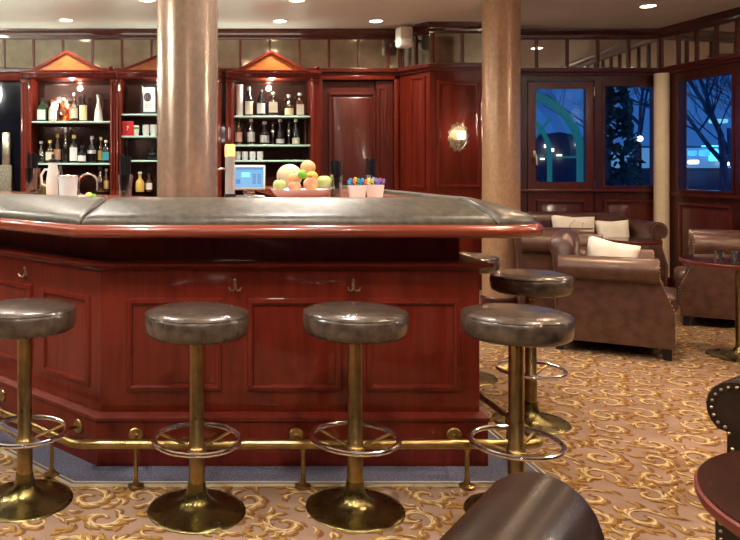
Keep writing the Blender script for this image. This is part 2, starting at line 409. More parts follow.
for z0 in (1.12, 2.22):
    c = MB(); c.tube([(a1+.002, BW-.012, z0), (a1+.002, BW-.012, z0+.11)], .010); c.build('hinge', 'chrome', dr)
# dado panels beneath the windows (mahogany red)
c = MB()
c.frame((0,BW,0), u, n, wx(603), wx(655)-.0, .25, 1.0, panel_loops(1.2))
c.box(3.44, 5.25, BW-.03, BW, 1.09, 1.125, bev=.008)
struct(c, 'trim_19', 'woodmid')
# right wall
def rp3(s_, d=0): 
    nn = Vector((RD.y, -RD.x)); p = RC+RD*s_+nn*d; return p
c = MB()
def rbox(s0, s1, z0, z1, d0=-.12, d1=0, mi=0):
    q = [rp3(s0, d0), rp3(s1, d0), rp3(s1, d1), rp3(s0, d1)]
    c.loft([[(p.x, p.y, z) for p in q] for z in (z0, z1)], mi=mi)
s_ = 0.0
wins = []
k = 0
while s_ < 10.2:
    rbox(s_, s_+.26, 0, CZ); w0, w1 = s_+.26, s_+1.06
    rbox(w0, w1, 0, 1.10); rbox(w0, w1, 2.385, CZ); wins.append((w0, w1)); s_ += 1.06
    k += 1
rbox(s_, 10.5, 0, CZ)
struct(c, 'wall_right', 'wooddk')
for i, (w0, w1) in enumerate(wins):
    window((RC.x, RC.y, 0), (RD.x, RD.y, 0), w0, w1, 1.10, 2.385, 'window_%d' % (3+i), .03)
c = MB()
for w0, w1 in wins[:6]:
    c.frame((RC.x, RC.y, 0), (RD.x, RD.y, 0), (RD.y, -RD.x, 0), w0+.03, w1-.03, .2, .98, panel_loops(1.2))
rbox(0, 10.4, 1.055, 1.09, 0, .03)
struct(c, 'trim_20', 'woodmid')
# skirting
c = MB(); c.strip(PATH, [(0, 0), (.02, 0), (.02, .10), (.012, .12), (0, .12)]); struct(c, 'baseboard_back', 'wooddk')

# --- columns
def column(x, y, r, label, mat, z1=CZ):
    t = thing('column', label, 'column', (x, y, 0))
    c = MB(); c.lathe([(r, 0.0), (r, z1)], seg=64); c.build('shaft', mat, t)
    c = MB(); c.lathe([(r+.015, 0), (r+.015, .10), (r+.003, .115), (r+.003, 0)], seg=64); c.build('column_base', 'wooddk', t)
    return t
column(-.162, 4.30, .179, 'wide bronze textured round column rising behind the bar counter', 'bronzecol')
column((501-PX)/F*7.2, 7.2, .178, 'bronze round column standing beyond the far right bar stools', 'bronzecol_lit')
column(5.185, 8.475, .080, 'slim cream round column at the corner between the windows', 'creamcol', 2.47)

# ================================================================== BAR
sl = 0.04
LD = Vector((-765, 730)).normalized()          # direction of the angled left face
def offpath(o, far=2.8):
    # offset of body outline (o > 0 outward)
    base = [Vector((-.535, 3.31))+LD*far, Vector((-.535, 3.31)), Vector((1.238, 3.31)), Vector((1.238-sl*3.6, 6.9))]
    return base
BP = offpath(0)
bar = thing('bar_counter', 'long mahogany panelled bar counter with padded leather armrest top', 'bar counter', (0, 0, 0))
c = MB(); c.strip(BP, [(-.13, .20), (-.028, .20), (-.028, .92), (-.13, .92)]); c.build('body', 'wood', bar)
c = MB(); c.strip(BP, [(-.13, 0), (0, 0), (0, .205), (.006, .212), (.006, .226), (-.006, .235), (-.020, .245), (-.13, .245)]); c.build('plinth', 'wood', bar)
c = MB(); c.strip(BP, [(-.13, .890), (-.028, .890), (-.020, .900), (.002, .904), (.018, .914), (.018, .926), (.0, .931), (-.13, .931)]); c.build('ledge_moulding', 'wood', bar)
c = MB(); c.strip(BP, [(-.16, .92), (-.095, .92), (-.095, 1.06), (-.16, 1.06)]); c.build('recess_board', 'wood', bar)
# panels
pl = [(0, 0), (0.004, .010), (0.020, .014), (0.028, .010), (0.032, -.002), (0.040, -.006)]
def bar_panel(O, uu, nn, u0, u1, z0, z1):
    c = MB(); c.frame(O, uu, nn, u0, u1, z0, z1, pl); return c.build('panel', 'wood', bar)
Yf = 3.31+.028
for a, b in ((126, 222), (247, 342), (366, 460)):
    bar_panel((0, Yf, 0), (1,0,0), (0,-1,0), at(a,0,Yf).x, at(b,0,Yf).x, at(0,391,Yf).z, at(0,298,Yf).z)
lu = Vector((LD.x, LD.y, 0)); ln = Vector((-LD.y, LD.x, 0))
if ln.y > 0: ln = -ln
lo = Vector((-.535, 3.31, 0))-ln*.028
for k_ in range(5):
    bar_panel(lo, lu, ln, .09+.485*k_, .48+.485*k_, at(0,391,Yf).z, at(0,298,Yf).z)
for k_ in range(6):
    bar_panel((1.238-.028, 3.31, 0), (-sl, 1, 0), (1, sl, 0), .12+.55*k_, .56+.55*k_, at(0,391,Yf).z, at(0,298,Yf).z)
# wooden lip (bullnose) with rounded right corner
def lip_path():
    o = .166
    A = Vector((-.535-.41*o, 3.31-o)); P = [A+LD*2.85, A]
    cx, cy, r = 1.27, 3.31-o+.23, .23
    P.append(Vector((cx-.001, 3.31-o)))
    for i in range(1, 13):
        a = -pi/2+(pi/2)*i/12; P.append(Vector((cx+r*cos(a), cy+r*sin(a))))
    P.append(Vector((cx+r-sl*3.5, cy+3.45)))
    return P
LP = lip_path()
zb, zt = 1.053, 1.112
bull = [(-.22, zb+.004)]+[(-.030+.030*cos(a), (zb+zt)/2+(zt-zb)/2*sin(a)) for a in [(-pi/2+pi*i/10) for i in range(11)]]+[(-.22, zt)]
c = MB(); c.strip(LP, bull); c.build('wooden_lip', 'woodh', bar)
# leather arm pads
prof = [(0,0), (.0,.010), (.015,.022), (.05,.034), (.10,.043), (.20,.055), (.40,.075), (.65,.097), (.86,.112), (.95,.114), (1.0,.106), (1.02,.085), (1.02, 0)]
def pad(sts, ends=(1,1)):
    rings = []; n_ = len(sts)
    tot = [0]
    for i in range(1, n_): tot.append(tot[-1]+(Vector(sts[i][0])-Vector(sts[i-1][0])).length)
    for i, (o_, i_) in enumerate(sts):
        o_, i_ = Vector(o_), Vector(i_); e = 1.0
        d = min(tot[i] if ends[0] else 9, (tot[-1]-tot[i]) if ends[1] else 9)
        if d < .035: e = .55+.45*sqrt(max(0, 1-(1-d/.035)**2))
        rings.append([(o_.x+(i_.x-o_.x)*s_, o_.y+(i_.y-o_.y)*s_, zt-.003+z*e) for s_, z in prof])
    c = MB(); c.loft(rings); return c
def lin(o0, o1, i0, i1, L):
    ts = [0, .008/L, .02/L, .035/L, .05/L]
    ts = ts+[t for t in [k/12 for k in range(1, 12)] if .07/L < t < 1-.07/L]+[1-t for t in reversed(ts)]
    return [(Vector(o0).lerp(Vector(o1), t), Vector(i0).lerp(Vector(i1), t)) for t in ts]
op = .038; A = LP[1]; mit = Vector((.414, 1))      # inward along the mitre
Oc = A+mit*op; Ic = A+mit*(3.405-A.y)
gap = .004
Sc = Vector((1.225, A.y+op)); Si = Vector((1.125, 3.405))
c = pad(lin(Oc+Vector((gap,0)), Sc, Ic+Vector((gap,0)), Si, 1.8)); c.build('leather_pad', 'leather', bar)
g2 = LD*gap
c = pad(lin(Oc+g2, Oc+LD*2.8, Ic+g2, Ic+LD*2.8, 2.8)); c.build('leather_pad', 'leather', bar)
# right pad: fans round the corner and runs back
st_ = []
cx, cy, r = 1.27, A.y+.23, .23-op
st_.append((Vector((Sc.x+.008, Sc.y)), Si+Vector((.006, .001))))
for d_ in (.02, .035): st_.append((Vector((Sc.x+.008+d_, Sc.y+.0005)), Si+Vector((.006+.004*d_/.03, .002))))
for i in range(0, 13):
    a = -pi/2+(pi/2)*i/12; st_.append((Vector((cx+r*cos(a)+.012*(i == 0), cy+r*sin(a))), Si+Vector((.012+.02*i/12, .004+.02*i/12))))
e0 = Vector((cx+r, cy)); e1 = e0+Vector((-sl*3.3, 3.3)); f0 = Si+Vector((.034, .05)); f1 = Si+Vector((.034-sl*3.5, 3.5))
for t in (.02, .1, .3, .5, .7, .9, 1): st_.append((e0.lerp(e1, t), f0.lerp(f1, t)))
c = pad(st_, (1, 0)); c.build('leather_pad', 'leather', bar)
# worktop inside the armrest
IP = [Ic+LD*2.75, Ic, Si, Si+Vector((-sl*3.4, 3.4))]
c = MB(); c.strip(IP, [(.2, 1.112), (.01, 1.112), (.01, 1.20), (-.60, 1.20), (-.60, 1.15), (.2, 1.06)]); c.build('worktop', 'woodctr', bar)
# coat hooks
def hook(parent, O, uu, nn):
    O, uu, nn = Vector(O), Vector(uu), Vector(nn); c = MB(); Z = Vector((0,0,1))
    c.tube([O-Z*.012+nn*.004, O+Z*.03+nn*.004], .007, 8)
    for s_ in (-1, 1):
        c.tube([O+nn*.004-Z*.005, O+nn*.02-Z*.014+uu*s_*.010, O+nn*.03-Z*.010+uu*s_*.022, O+nn*.032+Z*.004+uu*s_*.028], .004, 8)
    c.sphere(O+Z*.032+nn*.010, .008)
    return c.build('coat_hook', 'antsilver', parent)
for px in (235, 353): hook(bar, at(px, 287, Yf), (1,0,0), (0,-1,0))
for d_ in (.63, 1.6): hook(bar, lo+lu*d_+Vector((0,0,.815)), lu, ln)
# foot rail
ry, rz_ = 3.10, .186
Lr = Vector((-.535-.41*.2, 3.11)); 
def arcpts(p0, pc, p1, r, n_=8):
    p0, pc, p1 = Vector(p0), Vector(pc), Vector(p1); a = pc+(p0-pc).normalized()*r; b = pc+(p1-pc).normalized()*r
    return [a*(1-t)**2+pc*2*t*(1-t)+b*t*t for t in [i/n_ for i in range(n_+1)]]
pLc = Vector((Lr.x+.02, ry, rz_)); pRc = Vector((1.40, ry, rz_)); pL0 = pLc+Vector((LD.x, LD.y, 0))*2.6; pR1 = pRc+Vector((-sl*3.6, 3.6, 0))
rail = [pL0]+arcpts(pL0, pLc, pRc, .05)+arcpts(pLc, pRc, pR1, .08)+[pR1]
c = MB(); c.tube(rail, .0205, 16); c.build('foot_rail', 'brass', bar)
def rail_post(p, wallp, nn):
    p = Vector(p); c = MB()
    c.lathe([(.034, .006), (.034, .012), (.016, .018), (.010, .04), (.009, .15), (.012, rz_-.02), (.012, rz_)], (p.x, p.y, 0), 16)
    c.ring((p.x, p.y, rz_-.02), .010, .006, 12)
    c.build('rail_post', 'brass', bar)
    c = MB(); q = Vector(wallp)
    pr = [(.001, .0), (.034, .001), (.034, .005), (.030, .009), (.010, .010), (.006, .014), (.001, .015)]
    nn = Vector(nn); uu = Vector((-nn.y, nn.x, 0)); Z = Vector((0,0,1))
    c.loft([[q+nn*d_+(uu*cos(2*pi*i/24)+Z*sin(2*pi*i/24))*r_ for i in range(24)] for r_, d_ in pr])
    pp = Vector((p.x, p.y, rz_)); c.tube([q+nn*.01, (q+pp)/2+Vector((0,0,.004)), pp], .007, 8)
    c.build('rail_rosette', 'brass', bar)
for px in (136, 303, 467):
    X = at(px, 0, 3.10).x
    rail_post((X, 3.10, 0), (at(px-(7 if px > 200 else 0)-(6 if px > 400 else 0), 0, 3.31).x, 3.31, .148), (0,-1,0))
for d_ in (.17, .85, 1.5):
    p = pLc+Vector((LD.x, LD.y, 0))*(d_); p.z = 0
    q = Vector((-.535, 3.31, .155))+lu*(d_-.03)
    rail_post(p, q, ln)
for d_ in (.35, 1.2, 2.0): 
    rail_post((1.40-sl*d_, 3.1+d_, 0), (1.238-sl*(d_-.2), 3.1+d_, .15), (1,0,0))
# carpeted footing strip with brass edging
KP = [Vector((-.535-.41*.2, 3.11))+LD*2.9, Vector((-.535-.41*.2, 3.11)), Vector((1.47, 3.11)), Vector((1.47-sl*3.6, 6.7))]
c = MB(); c.strip(KP, [(-.40, 0), (-.002, 0), (-.002, .007), (-.40, .007)]); struct(c, 'trim_21', 'bluecarpet')
c = MB(); c.strip(KP, [(-.010, .0), (-.010, .0095), (-.002, .0095), (0, .0)]); struct(c, 'trim_22', 'gold')
c = MB(); c.strip(KP, [(-.036, .006), (-.036, .0090), (-.027, .0090), (-.027, .006)]); struct(c, 'trim_23', 'gold')

# ================================================================== STOOLS
G = 'round leather stools along the bar'
def make_stool(loc, label):
    t = thing('bar_stool', label, 'bar stool', loc, 0, G)
    c = MB(); c.lathe([(.10,.699), (.185,.699), (.199,.706), (.206,.724), (.208,.752), (.207,.770), (.202,.783), (.192,.792), (.16,.800), (.10,.806), (.04,.809), (.001,.810)], seg=64)
    s_ = c.build('seat', 'leatherst', t, ang=60)
    c = MB(); c.ring((0,0,.784), .2025, .0028, 64); c.build('piping', 'leatherst', s_)
    c = MB(); c.lathe([(.001,.688), (.09,.688), (.09,.6995), (.001,.6995)], seg=32); c.build('seat_plate', 'black', t)
    c = MB(); c.lathe([(.0315,.02), (.0315,.262), (.029,.266), (.029,.690), (.001,.690)], seg=32); c.build('pole', 'brass', t)
    c = MB(); c.lathe([(.035,.232), (.038,.236), (.038,.252), (.035,.256), (.033,.262)], seg=32)
    c.build('collar', 'brass', t)
    c = MB(); c.ring((0,0,.284), .170, .0105, 72)
    fr = c.build('footrest_ring', 'polish', t)
    c = MB()
    for k_ in range(3):
        a = R(30)+k_*2*pi/3
        c.tube([(.03*cos(a), .03*sin(a), .245), (.09*cos(a), .09*sin(a), .262), (.168*cos(a), .168*sin(a), .280)], .0065, 8)
    c.build('footrest_spokes', 'brass', t)
    c = MB(); c.lathe([(.193,.0), (.1955,.003), (.193,.007), (.175,.010), (.13,.015), (.095,.021), (.070,.031), (.053,.047), (.043,.068), (.0375,.092), (.0345,.115), (.001,.115)], seg=64)
    c.build('base', 'brassdk', t, ang=50)
    return t
sdat = [((-.778,2.985,0), 'leather bar stool cut by the left edge, before the angled bar face'),
        ((-.072,2.895,0), 'leather bar stool second from left, before the first front panel'),
        ((.5575,2.907,0), 'leather bar stool third from left, between the second and third front panels'),
        ((1.180,2.86,0), 'brown leather bar stool in front of the right end of the bar, largest and nearest'),
        ((1.69,3.907,0), 'brown leather bar stool behind the corner stool, beside the side of the bar'),
        ((1.63,4.75,0), 'farthest leather bar stool, mostly hidden behind the bar corner')]
st0 = make_stool(*sdat[0])
for i, (l_, lb) in enumerate(sdat[1:]): dup(st0, l_, (.08, -.18, .25, .1, .3)[i], lb)

# ================================================================== ARMCHAIRS
def arm_mb(side, zc, W, xb=-.36):
    # cross section (y,z) of arm, scroll rolled outward
    yc = W/2-.105; r = .098
    out = []
    for i in range(15):
        a = R(-50)+R(255)*i/14; out.append((yc+.012+r*cos(a), zc+r*sin(a)))
    sec = [(W/2-.06, .09), (W/2-.055, .35), (W/2-.065, zc-.18), (W/2-.06, zc-.08)]+out+[(W/2-.205, zc-.15), (W/2-.20, .30), (W/2-.20, .09)]
    def xf(z): 
        pts = [(0.09,.385), (.16,.40), (.28,.40), (.40,.365), (.50,.315), (.58,.285), (.64,.285), (.80,.285)]
        for (a, x0), (b, x1) in zip(pts, pts[1:]):
            if z <= b: return x0+(x1-x0)*max(0, (z-a))/(b-a)
        return .285
    front = [(xf(z), side*y, z) for y, z in sec]; fr2 = [(xf(z)-.012, side*(y+(.006 if y > yc else -.004)), z) for y, z in sec]
    back = [(xb, side*y, z) for y, z in sec]
    mid = [((xf(z)+xb)/2, side*y, z) for y, z in sec]
    c = MB(); c.loft([back, mid, fr2, front])
    return c, front, xf, yc
def make_seat(name, label, cat, W, leather, loc, rz, sc=1.0, group=None, zc=.70):
    t = thing(name, label, cat, loc, rz, group, sc)
    nails = MB()
    for side in (-1, 1):
        c, front, xf, yc = arm_mb(side, zc, W); c.build('armrest', leather, t, ang=50)
        nm = MB(); pts = front; acc = 0
        m_ = len(pts); cy_ = side*(yc-.02)
        dist = 0
        for a, b in zip(pts, pts[1:]):
            a, b = Vector(a), Vector(b); seg = (b-a).length; k_ = max(1, int(seg/.026))
            for q in range(k_):
                p = a.lerp(b, (q+.5)/k_)
                cz_ = zc if p.z > zc-.1 else p.z
                ctr = Vector((p.x, cy_ if p.z <= zc-.1 else side*(yc+.012), cz_)); d_ = (ctr-p); 
                if d_.length > 0: p = p+d_.normalized()*.016
                nm.sphere((p.x+.002, p.y, p.z), .0062, seg=8)
        nm.build('nailhead_trim', 'nail', t)
    # backrest, rolled top
    sec = [(-.20,.30), (-.21,.55), (-.235,.72)]
    for i in range(13):
        a = R(0)+R(215)*i/12; sec.append((-.335+.10*cos(a), .775+.095*sin(a)))
    sec += [(-.40,.60), (-.39,.30), (-.385,.09), (-.25,.09)]
    hw = W/2-.135; rings = []
    for y, k_ in ((-hw-.03,.78), (-hw,.93), (-hw+.05,1), (0,1), (hw-.05,1), (hw,.93), (hw+.03,.78)):
        rings.append([(-.32+(x+.32)*k_, y, z if z < .6 else .6+(z-.6)*(k_**.7)) for x, z in sec])
    c = MB(); c.loft(rings); c.build('backrest', leather, t, ang=55)
    nseat = max(1, round((W-.4)/.62))
    y0, y1 = -W/2+.205, W/2-.205
    for k_ in range(nseat):
        a = y0+(y1-y0)*k_/nseat+.004; b = y0+(y1-y0)*(k_+1)/nseat-.004
        c = MB(); c.box(-.21, .415, a, b, .31, .455, bev=.045, seg=4); c.build('seat_cushion', leather, t, ang=60)
    c = MB(); c.box(-.38, .365, -W/2+.19, W/2-.19, .09, .315, bev=.01); c.build('base_frame', leather, t)
    for sx, sy in ((-1,-1), (-1,1), (1,-1), (1,1)):
        c = MB(); X = .33 if sx > 0 else -.34; Yl = sy*(W/2-.12)
        c.loft([[(X+sx*dx*k2+o2, Yl+dy*k2, z) for dx, dy in ((-.035,-.035), (.035,-.035), (.035,.035), (-.035,.035))] for z, k2, o2 in ((0,.7,sx*.012), (.095,1,0))])
        c.build('leg', 'black', t)
    return t
def facing(dx, dy): return atan2(dy, dx)
ch = make_seat('armchair', 'brown leather armchair with rolled arms in the middle of the lounge', 'armchair', .86, 'leatherbr', (3.06,5.62,0), facing(.88,-.47), zc=.62)
ce = make_seat('armchair', 'brown leather armchair with nailhead trim behind the middle armchair', 'armchair', .86, 'leatherbr', (3.20,6.72,0), facing(.90,-.35))
dup(ce, (4.55,6.45,0), facing(-.86,.5), 'brown leather armchair facing left behind the round table with glasses')
dk = make_seat('armchair', 'dark leather armchair at right edge with studded front, behind the nearest table', 'armchair', .86, 'leatherdk', (1.965,2.12,0), facing(-.8,-.6), .885)
dup(dk, (.668,.873,0), facing(.64,.77), 'dark leather armchair cut by the bottom edge, only its rolled arm showing', sc=1.01)
sofa = make_seat('sofa', 'leather sofa with rolled studded arm under the garden windows', 'sofa', 1.75, 'leatherbr', (3.92,8.02,0), facing(0,-1))

# cushions
def cushion(name, label, loc, rot, w_=.42, h_=.26, t_=.13, prints=False):
    t = thing(name, label, 'cushion', loc, 0); t.rotation_euler = rot
    c = MB(); N = 14; top, bot = [], []
    def P(i, j, s_):
        u_, v_ = -1+2*i/N, -1+2*j/N; e = (max(0, 1-u_**4)*max(0, 1-v_**4))**.5
        pin = 1-.07*(1-abs(v_))*abs(u_)**3; pin2 = 1-.10*(1-abs(u_))*abs(v_)**3
        return Vector((u_*w_/2*pin, s_*t_/2*e*.95, h_/2*v_*pin2+h_/2))
    for s_ in (-1, 1):
        g = [[c.bm.verts.new(P(i, j, s_)) for j in range(N+1)] for i in range(N+1)]
        for i in range(N):
            for j in range(N): c.face([g[i][j], g[i+1][j], g[i+1][j+1], g[i][j+1]])
    bmesh.ops.remove_doubles(c.bm, verts=c.bm.verts, dist=1e-4)
    c.build('cushion_cover', 'cushion', t, ang=80)
    if prints:
        c = MB()
        def yy(u_, v_):
            e = (max(0, 1-u_**4)*max(0, 1-v_**4))**.5; return -t_/2*e*.95-.001
        for line in ([(-.8,-.1), (-.4,.1), (0,.0), (.35,.25), (.8,.3)], [(-.4,.1), (-.3,.45), (-.05,.7)], [(0,0), (.1,-.35), (.4,-.6)], [(.35,.25), (.5,-.1), (.75,-.25)], [(-.6,0), (-.5,-.4), (-.2,-.6)], [(.2,.15), (.3,.6)]):
            c.tube([(a*w_/2, yy(a, b), h_/2+b*h_/2) for a, b in line], .0028, 6)
        c.build('branch_print', 'branch', t)
    return t
cushion('cushion', 'cream cushion with brown branch print on the left of the sofa', (3.96,8.03,.462), (-.20,.05,.06), .50, .39, .15, True)
cushion('cushion', 'plain cream cushion on the right of the sofa', (4.40,8.03,.462), (-.20,-.02,-.04), .37, .34, .15)
cushion('cushion', 'white cushion lying inside the middle brown armchair', (3.07,5.735,.475), (-.12,.20,-.42), .37, .33, .12)

# round tables
def table(label, x, y, r, h, glass=False):
    t = thing('round_table', label, 'table', (x, y, 0), 0, 'round lounge tables')
    c = MB(); c.lathe([(.001,h-.034), (r-.02,h-.034), (r-.004,h-.03), (r,h-.02), (r,h-.008), (r-.004,h-.004), (.001,h-.004)], seg=72)
    c.build('table_top', 'tablered', t)
    c = MB(); c.lathe([(.001,h-.006), (r-.006,h-.006), (r-.006,h), (.001,h)], seg=72); c.build('glass_top', 'tabletop', t)
    c = MB(); c.lathe([(.03,.03), (.03,h-.034), (.001,h-.034)], seg=24); c.build('pole', 'brass', t)
    c = MB(); c.lathe([(.001,0), (.21,0), (.212,.008), (.19,.014), (.10,.022), (.05,.04), (.035,.07), (.001,.07)], seg=48); c.build('base', 'brassdk', t)
    return t
table('round dark table with a brass pole and glasses at the right edge', 3.80, 5.28, .375, .70)
table('small round table between the sofa and the armchairs', 4.13, 7.22, .255, .665)
table('nearest round dark table cut by the right edge', 1.40, 1.46, .37, .655)

# tumblers on the round table
def tumbler(loc, label, r=.03, h=.07, group=None, mat='clear'):
    c = MB(); c.lathe([(r*.85,0), (r,h), (r*.93,h), (r*.78,.008), (.001,.008)], seg=20)
    return tag(c.build('drinking_glass', mat, None, loc, cls=1) if False else c.build('drinking_glass', mat, None, loc), label, 'glass', group)
tumbler((3.66,5.30,.701), 'clear tumbler nearest the left on the round table', .032, .065)
tumbler((3.74,5.24,.701), 'clear tumbler right of another on the round table', .032, .07)

# ================================================================== ITEMS ON THE BAR
WZ = 1.202
def straw_glass(px, Y, label, label2, h=.13, r=.036, sh=.22):
    X = (px-PX)/F*Y
    t = thing('straw_glass', label, 'glass', (X, Y, WZ))
    c = MB(); c.lathe([(r*.8,0), (r,h), (r*.94,h), (r*.72,.012), (.001,.012)], seg=24); c.build('glass_cup', 'clear', t)
    c = MB(); rr = random.Random(int(px))
    for k_ in range(34):
        a = rr.uniform(0, 6.28); q = sqrt(rr.random())*r*.62; z1 = sh*rr.uniform(.86, 1.0); ex = 1.35
        c.tube([(q*cos(a), q*sin(a), .015), (q*ex*cos(a), q*ex*sin(a), z1)], .0032, 6)
    o = c.build('black_straws', 'black', None, (X, Y, WZ)); tag(o, label2, 'straws'); o['kind'] = 'stuff'
straw_glass(336, 3.66, 'clear glass holding black straws right beside the fruit bowl', 'black straws in the glass beside the fruit bowl', .125, .034, .20)
straw_glass(370, 4.05, 'clear glass holding black straws behind the two white tubs', 'black straws in the glass behind the white tubs', .12, .036, .215)
straw_glass(125.5, 3.62, 'clear glass holding black straws left of the wide column', 'black straws in the glass left of the wide column', .125, .036, .23)
straw_glass(33, 4.55, 'clear glass holding black straws at the far left of the bar', 'black straws in the glass at the far left', .16, .050, .26)
# tubs with coloured sticks
cols = [(.05,.25,.75), (.9,.25,.05), (.9,.6,.05), (.05,.5,.3), (.1,.45,.8), (.75,.12,.25), (.85,.85,.3), (.35,.2,.6)]
for k_, cc in enumerate(cols): M['stick%d' % k_] = plain('stick_%d' % k_, cc, .4)
cn = ['blue', 'orange red', 'yellow orange', 'green', 'light blue', 'crimson', 'pale yellow', 'violet']
for ti, (px, Y, order, desc) in enumerate(((357, 3.62, (4,0,1,2,3,0,4,1), 'left'), (375, 3.74, (6,6,2,4,7,0,5,7), 'right'))):
    X = (px-PX)/F*Y
    t = thing('white_tub', 'small white tub of coloured stirrers, %s one of the pair' % desc, 'tub', (X, Y, WZ))
    c = MB(); c.lathe([(.038,0), (.047,.072), (.044,.072), (.036,.006), (.001,.006)], seg=28); c.build('tub_body', 'white', t)
    for k_, q in enumerate(order):
        a = k_*2.4; rr = .012+.017*((k_*.37) % 1); dx, dy = rr*cos(a), rr*.8*sin(a); xx = (-.032+.064*k_/7)
        c = MB(); c.tube([(xx*.5, dy*.5, .012), (xx, dy, .082)], .0022, 6); hz = .080+.012*((k_*.61) % 1); c.box(xx-.007, xx+.007, dy-.004, dy+.004, hz, hz+.022, bev=.003, mat=Matrix.Rotation((xx*3), 4, 'Y'))
        o = c.build('stirrer', 'stick%d' % q, None, (X, Y, WZ))
        tag(o, '%s topped stirrer, %s from the left in the %s white tub' % (cn[q], ('first','second','third','fourth','fifth','sixth','seventh','last')[k_], desc), 'stirrer', 'stirrers in the %s tub' % desc)
# fruit bowl
BX, BY = (301-PX)/F*3.66, 3.66
t = thing('fruit_bowl', 'wide shallow white bowl of fruit on the bar', 'bowl', (BX, BY, WZ))
c = MB(); c.lathe([(.08,0), (.09,.0), (.115,.010), (.142,.036), (.152,.052), (.147,.051), (.11,.02), (.05,.010), (.001,.009)], seg=56); c.build('bowl_body', 'bowlw', t)
M['melon'] = noisy('melon_skin', (.72,.62,.36), (.80,.68,.48), (1,1,1), 30, .5)
M['appler'] = noisy('red_apple_skin', (.62,.16,.10), (.80,.55,.25), (1,1,1), 12, .3, lo=.4, hi=.6)
M['applep'] = noisy('peach_skin', (.80,.36,.16), (.85,.62,.30), (1,1,1), 12, .4)
M['appleg'] = noisy('green_apple_skin', (.42,.58,.16), (.66,.72,.34), (1,1,1), 14, .3)
M['lime'] = noisy('lime_skin', (.14,.42,.04), (.28,.58,.08), (1,1,1), 30, .4)
M['orange'] = noisy('orange_skin', (.85,.38,.05), (.90,.50,.10), (1,1,1), 60, .5)
M['stem'] = plain('stem_brown', (.12,.07,.03), .7)
def fruit(name, label, px, py, Y, r, mat, sz=.92):
    p = at(px, py, Y); t = thing(name, label, 'fruit', (p.x, p.y, p.z-r*sz), 0)
    c = MB(); pr = []
    for i in range(17):
        a = -pi/2+pi*i/16; rr = r*cos(a); z = r*sz*sin(a)
        if name == 'apple': z -= .18*r*(1 if a > 0 else -1)*math.exp(-(rr/(r*.35))**2)
        pr.append((rr, z+r*sz))
    c.lathe(pr, seg=28); c.build('fruit_flesh', mat, t, ang=180)
    if name != 'lime':
        c = MB(); c.tube([(0,0,2*r*sz-.2*r), (.002,0,2*r*sz+.004)], .0018, 6); c.build('stem', 'stem', t)
fruit('melon', 'large pale melon at the left back of the fruit bowl', 289.5, 176, 3.72, .066, 'melon')
fruit('apple', 'peach coloured apple leaning on the melon', 294, 178, 3.64, .030, 'applep')
fruit('orange', 'pale orange topping the fruit pile', 308, 167.5, 3.70, .039, 'applep')
fruit('lime', 'small green lime at the centre of the fruit pile', 302.5, 174.5, 3.62, .024, 'lime')
fruit('apple', 'reddish apple at the front left of the fruit bowl', 294.5, 187, 3.60, .033, 'appler')
fruit('apple', 'reddish yellow apple at the front centre of the bowl', 311, 184, 3.59, .038, 'appler')
fruit('apple', 'pale green apple at the right of the bowl', 324, 182, 3.64, .038, 'appleg')
fruit('apple', 'pale green apple at the far left rim of the bowl', 279.5, 185, 3.62, .032, 'appleg')
fruit('orange', 'bright orange between the top fruit and the apples', 312, 176.5, 3.66, .030, 'orange')
# tap column with amber head
X = (230-PX)/F*3.62
t = thing('beer_tap', 'slim silver tap column with glowing amber top beside the wide column', 'tap', (X, 3.62, WZ))
c = MB(); c.lathe([(.030,0), (.030,.03), (.001,.03)], seg=24); c.build('tap_foot', 'black', t)
c = MB(); c.lathe([(.024,.02), (.024,.215), (.001,.215)], seg=28); c.build('tap_shaft', 'satin', t)
c = MB(); c.lathe([(.0255,.215), (.0255,.268), (.022,.275), (.001,.275)], seg=28); c.build('tap_head', 'amber', t)
c = MB(); c.tube([(0,.0,.15), (-.04,-.02,.155), (-.06,-.02,.15)], .006, 8); c.build('tap_spout', 'chrome', t)
# till screen
def screenmat():
    m, n, l, p = newmat('till_display'); p.inputs['Base Color'].default_value = (.02,.05,.1,1); p.inputs['Roughness'].default_value = .2
    p.inputs['Emission Color'].default_value = (.16,.42,.72,1); p.inputs['Emission Strength'].default_value = 1.0
    return m
M['scr'] = screenmat()
M['scrlight'] = plain('display_cyan', (.1,.3,.4), .2, emit=(.22,.72,.85), es=1.0)
M['scrdark'] = plain('display_navy', (.02,.05,.1), .2, emit=(.09,.24,.48), es=1.0)
M['scrwhite'] = plain('display_white', (.5,.5,.5), .2, emit=(.5,.62,.72), es=.9)
X = (249-PX)/F*3.78
t = thing('till_monitor', 'small white framed till touchscreen with a blue display', 'monitor', (X, 3.78, WZ), R(-6))
c = MB(); c.box(-.085, .085, -.05, .06, 0, .018, bev=.006); c.box(-.03, .03, .0, .03, .015, .07, bev=.004); c.build('monitor_stand', 'chrome', t)
tilt = Matrix.Translation((0, 0, .045)) @ Matrix.Rotation(R(-14), 4, 'X')
c = MB(); c.box(-.083, .083, -.008, .010, 0, .132, bev=.005, mat=tilt); c.build('monitor_frame', 'whitepl', t)
c = MB(); c.box(-.074, .074, -.0095, -.007, .011, .121, mat=tilt); sc_ = c.build('display', 'scr', t)
c = MB(); c.box(-.04, .006, -.0105, -.009, .065, .092, mat=tilt); c.build('display_window', 'scrlight', sc_)
for a, b, z0, z1 in ((.018,.036,.03,.085), (.044,.062,.03,.085)):
    c = MB()
    for q in range(5): c.box(a, b, -.0105, -.009, z0+q*.011, z0+q*.011+.008, mat=tilt)
    c.build('display_buttons', 'scrdark', sc_)
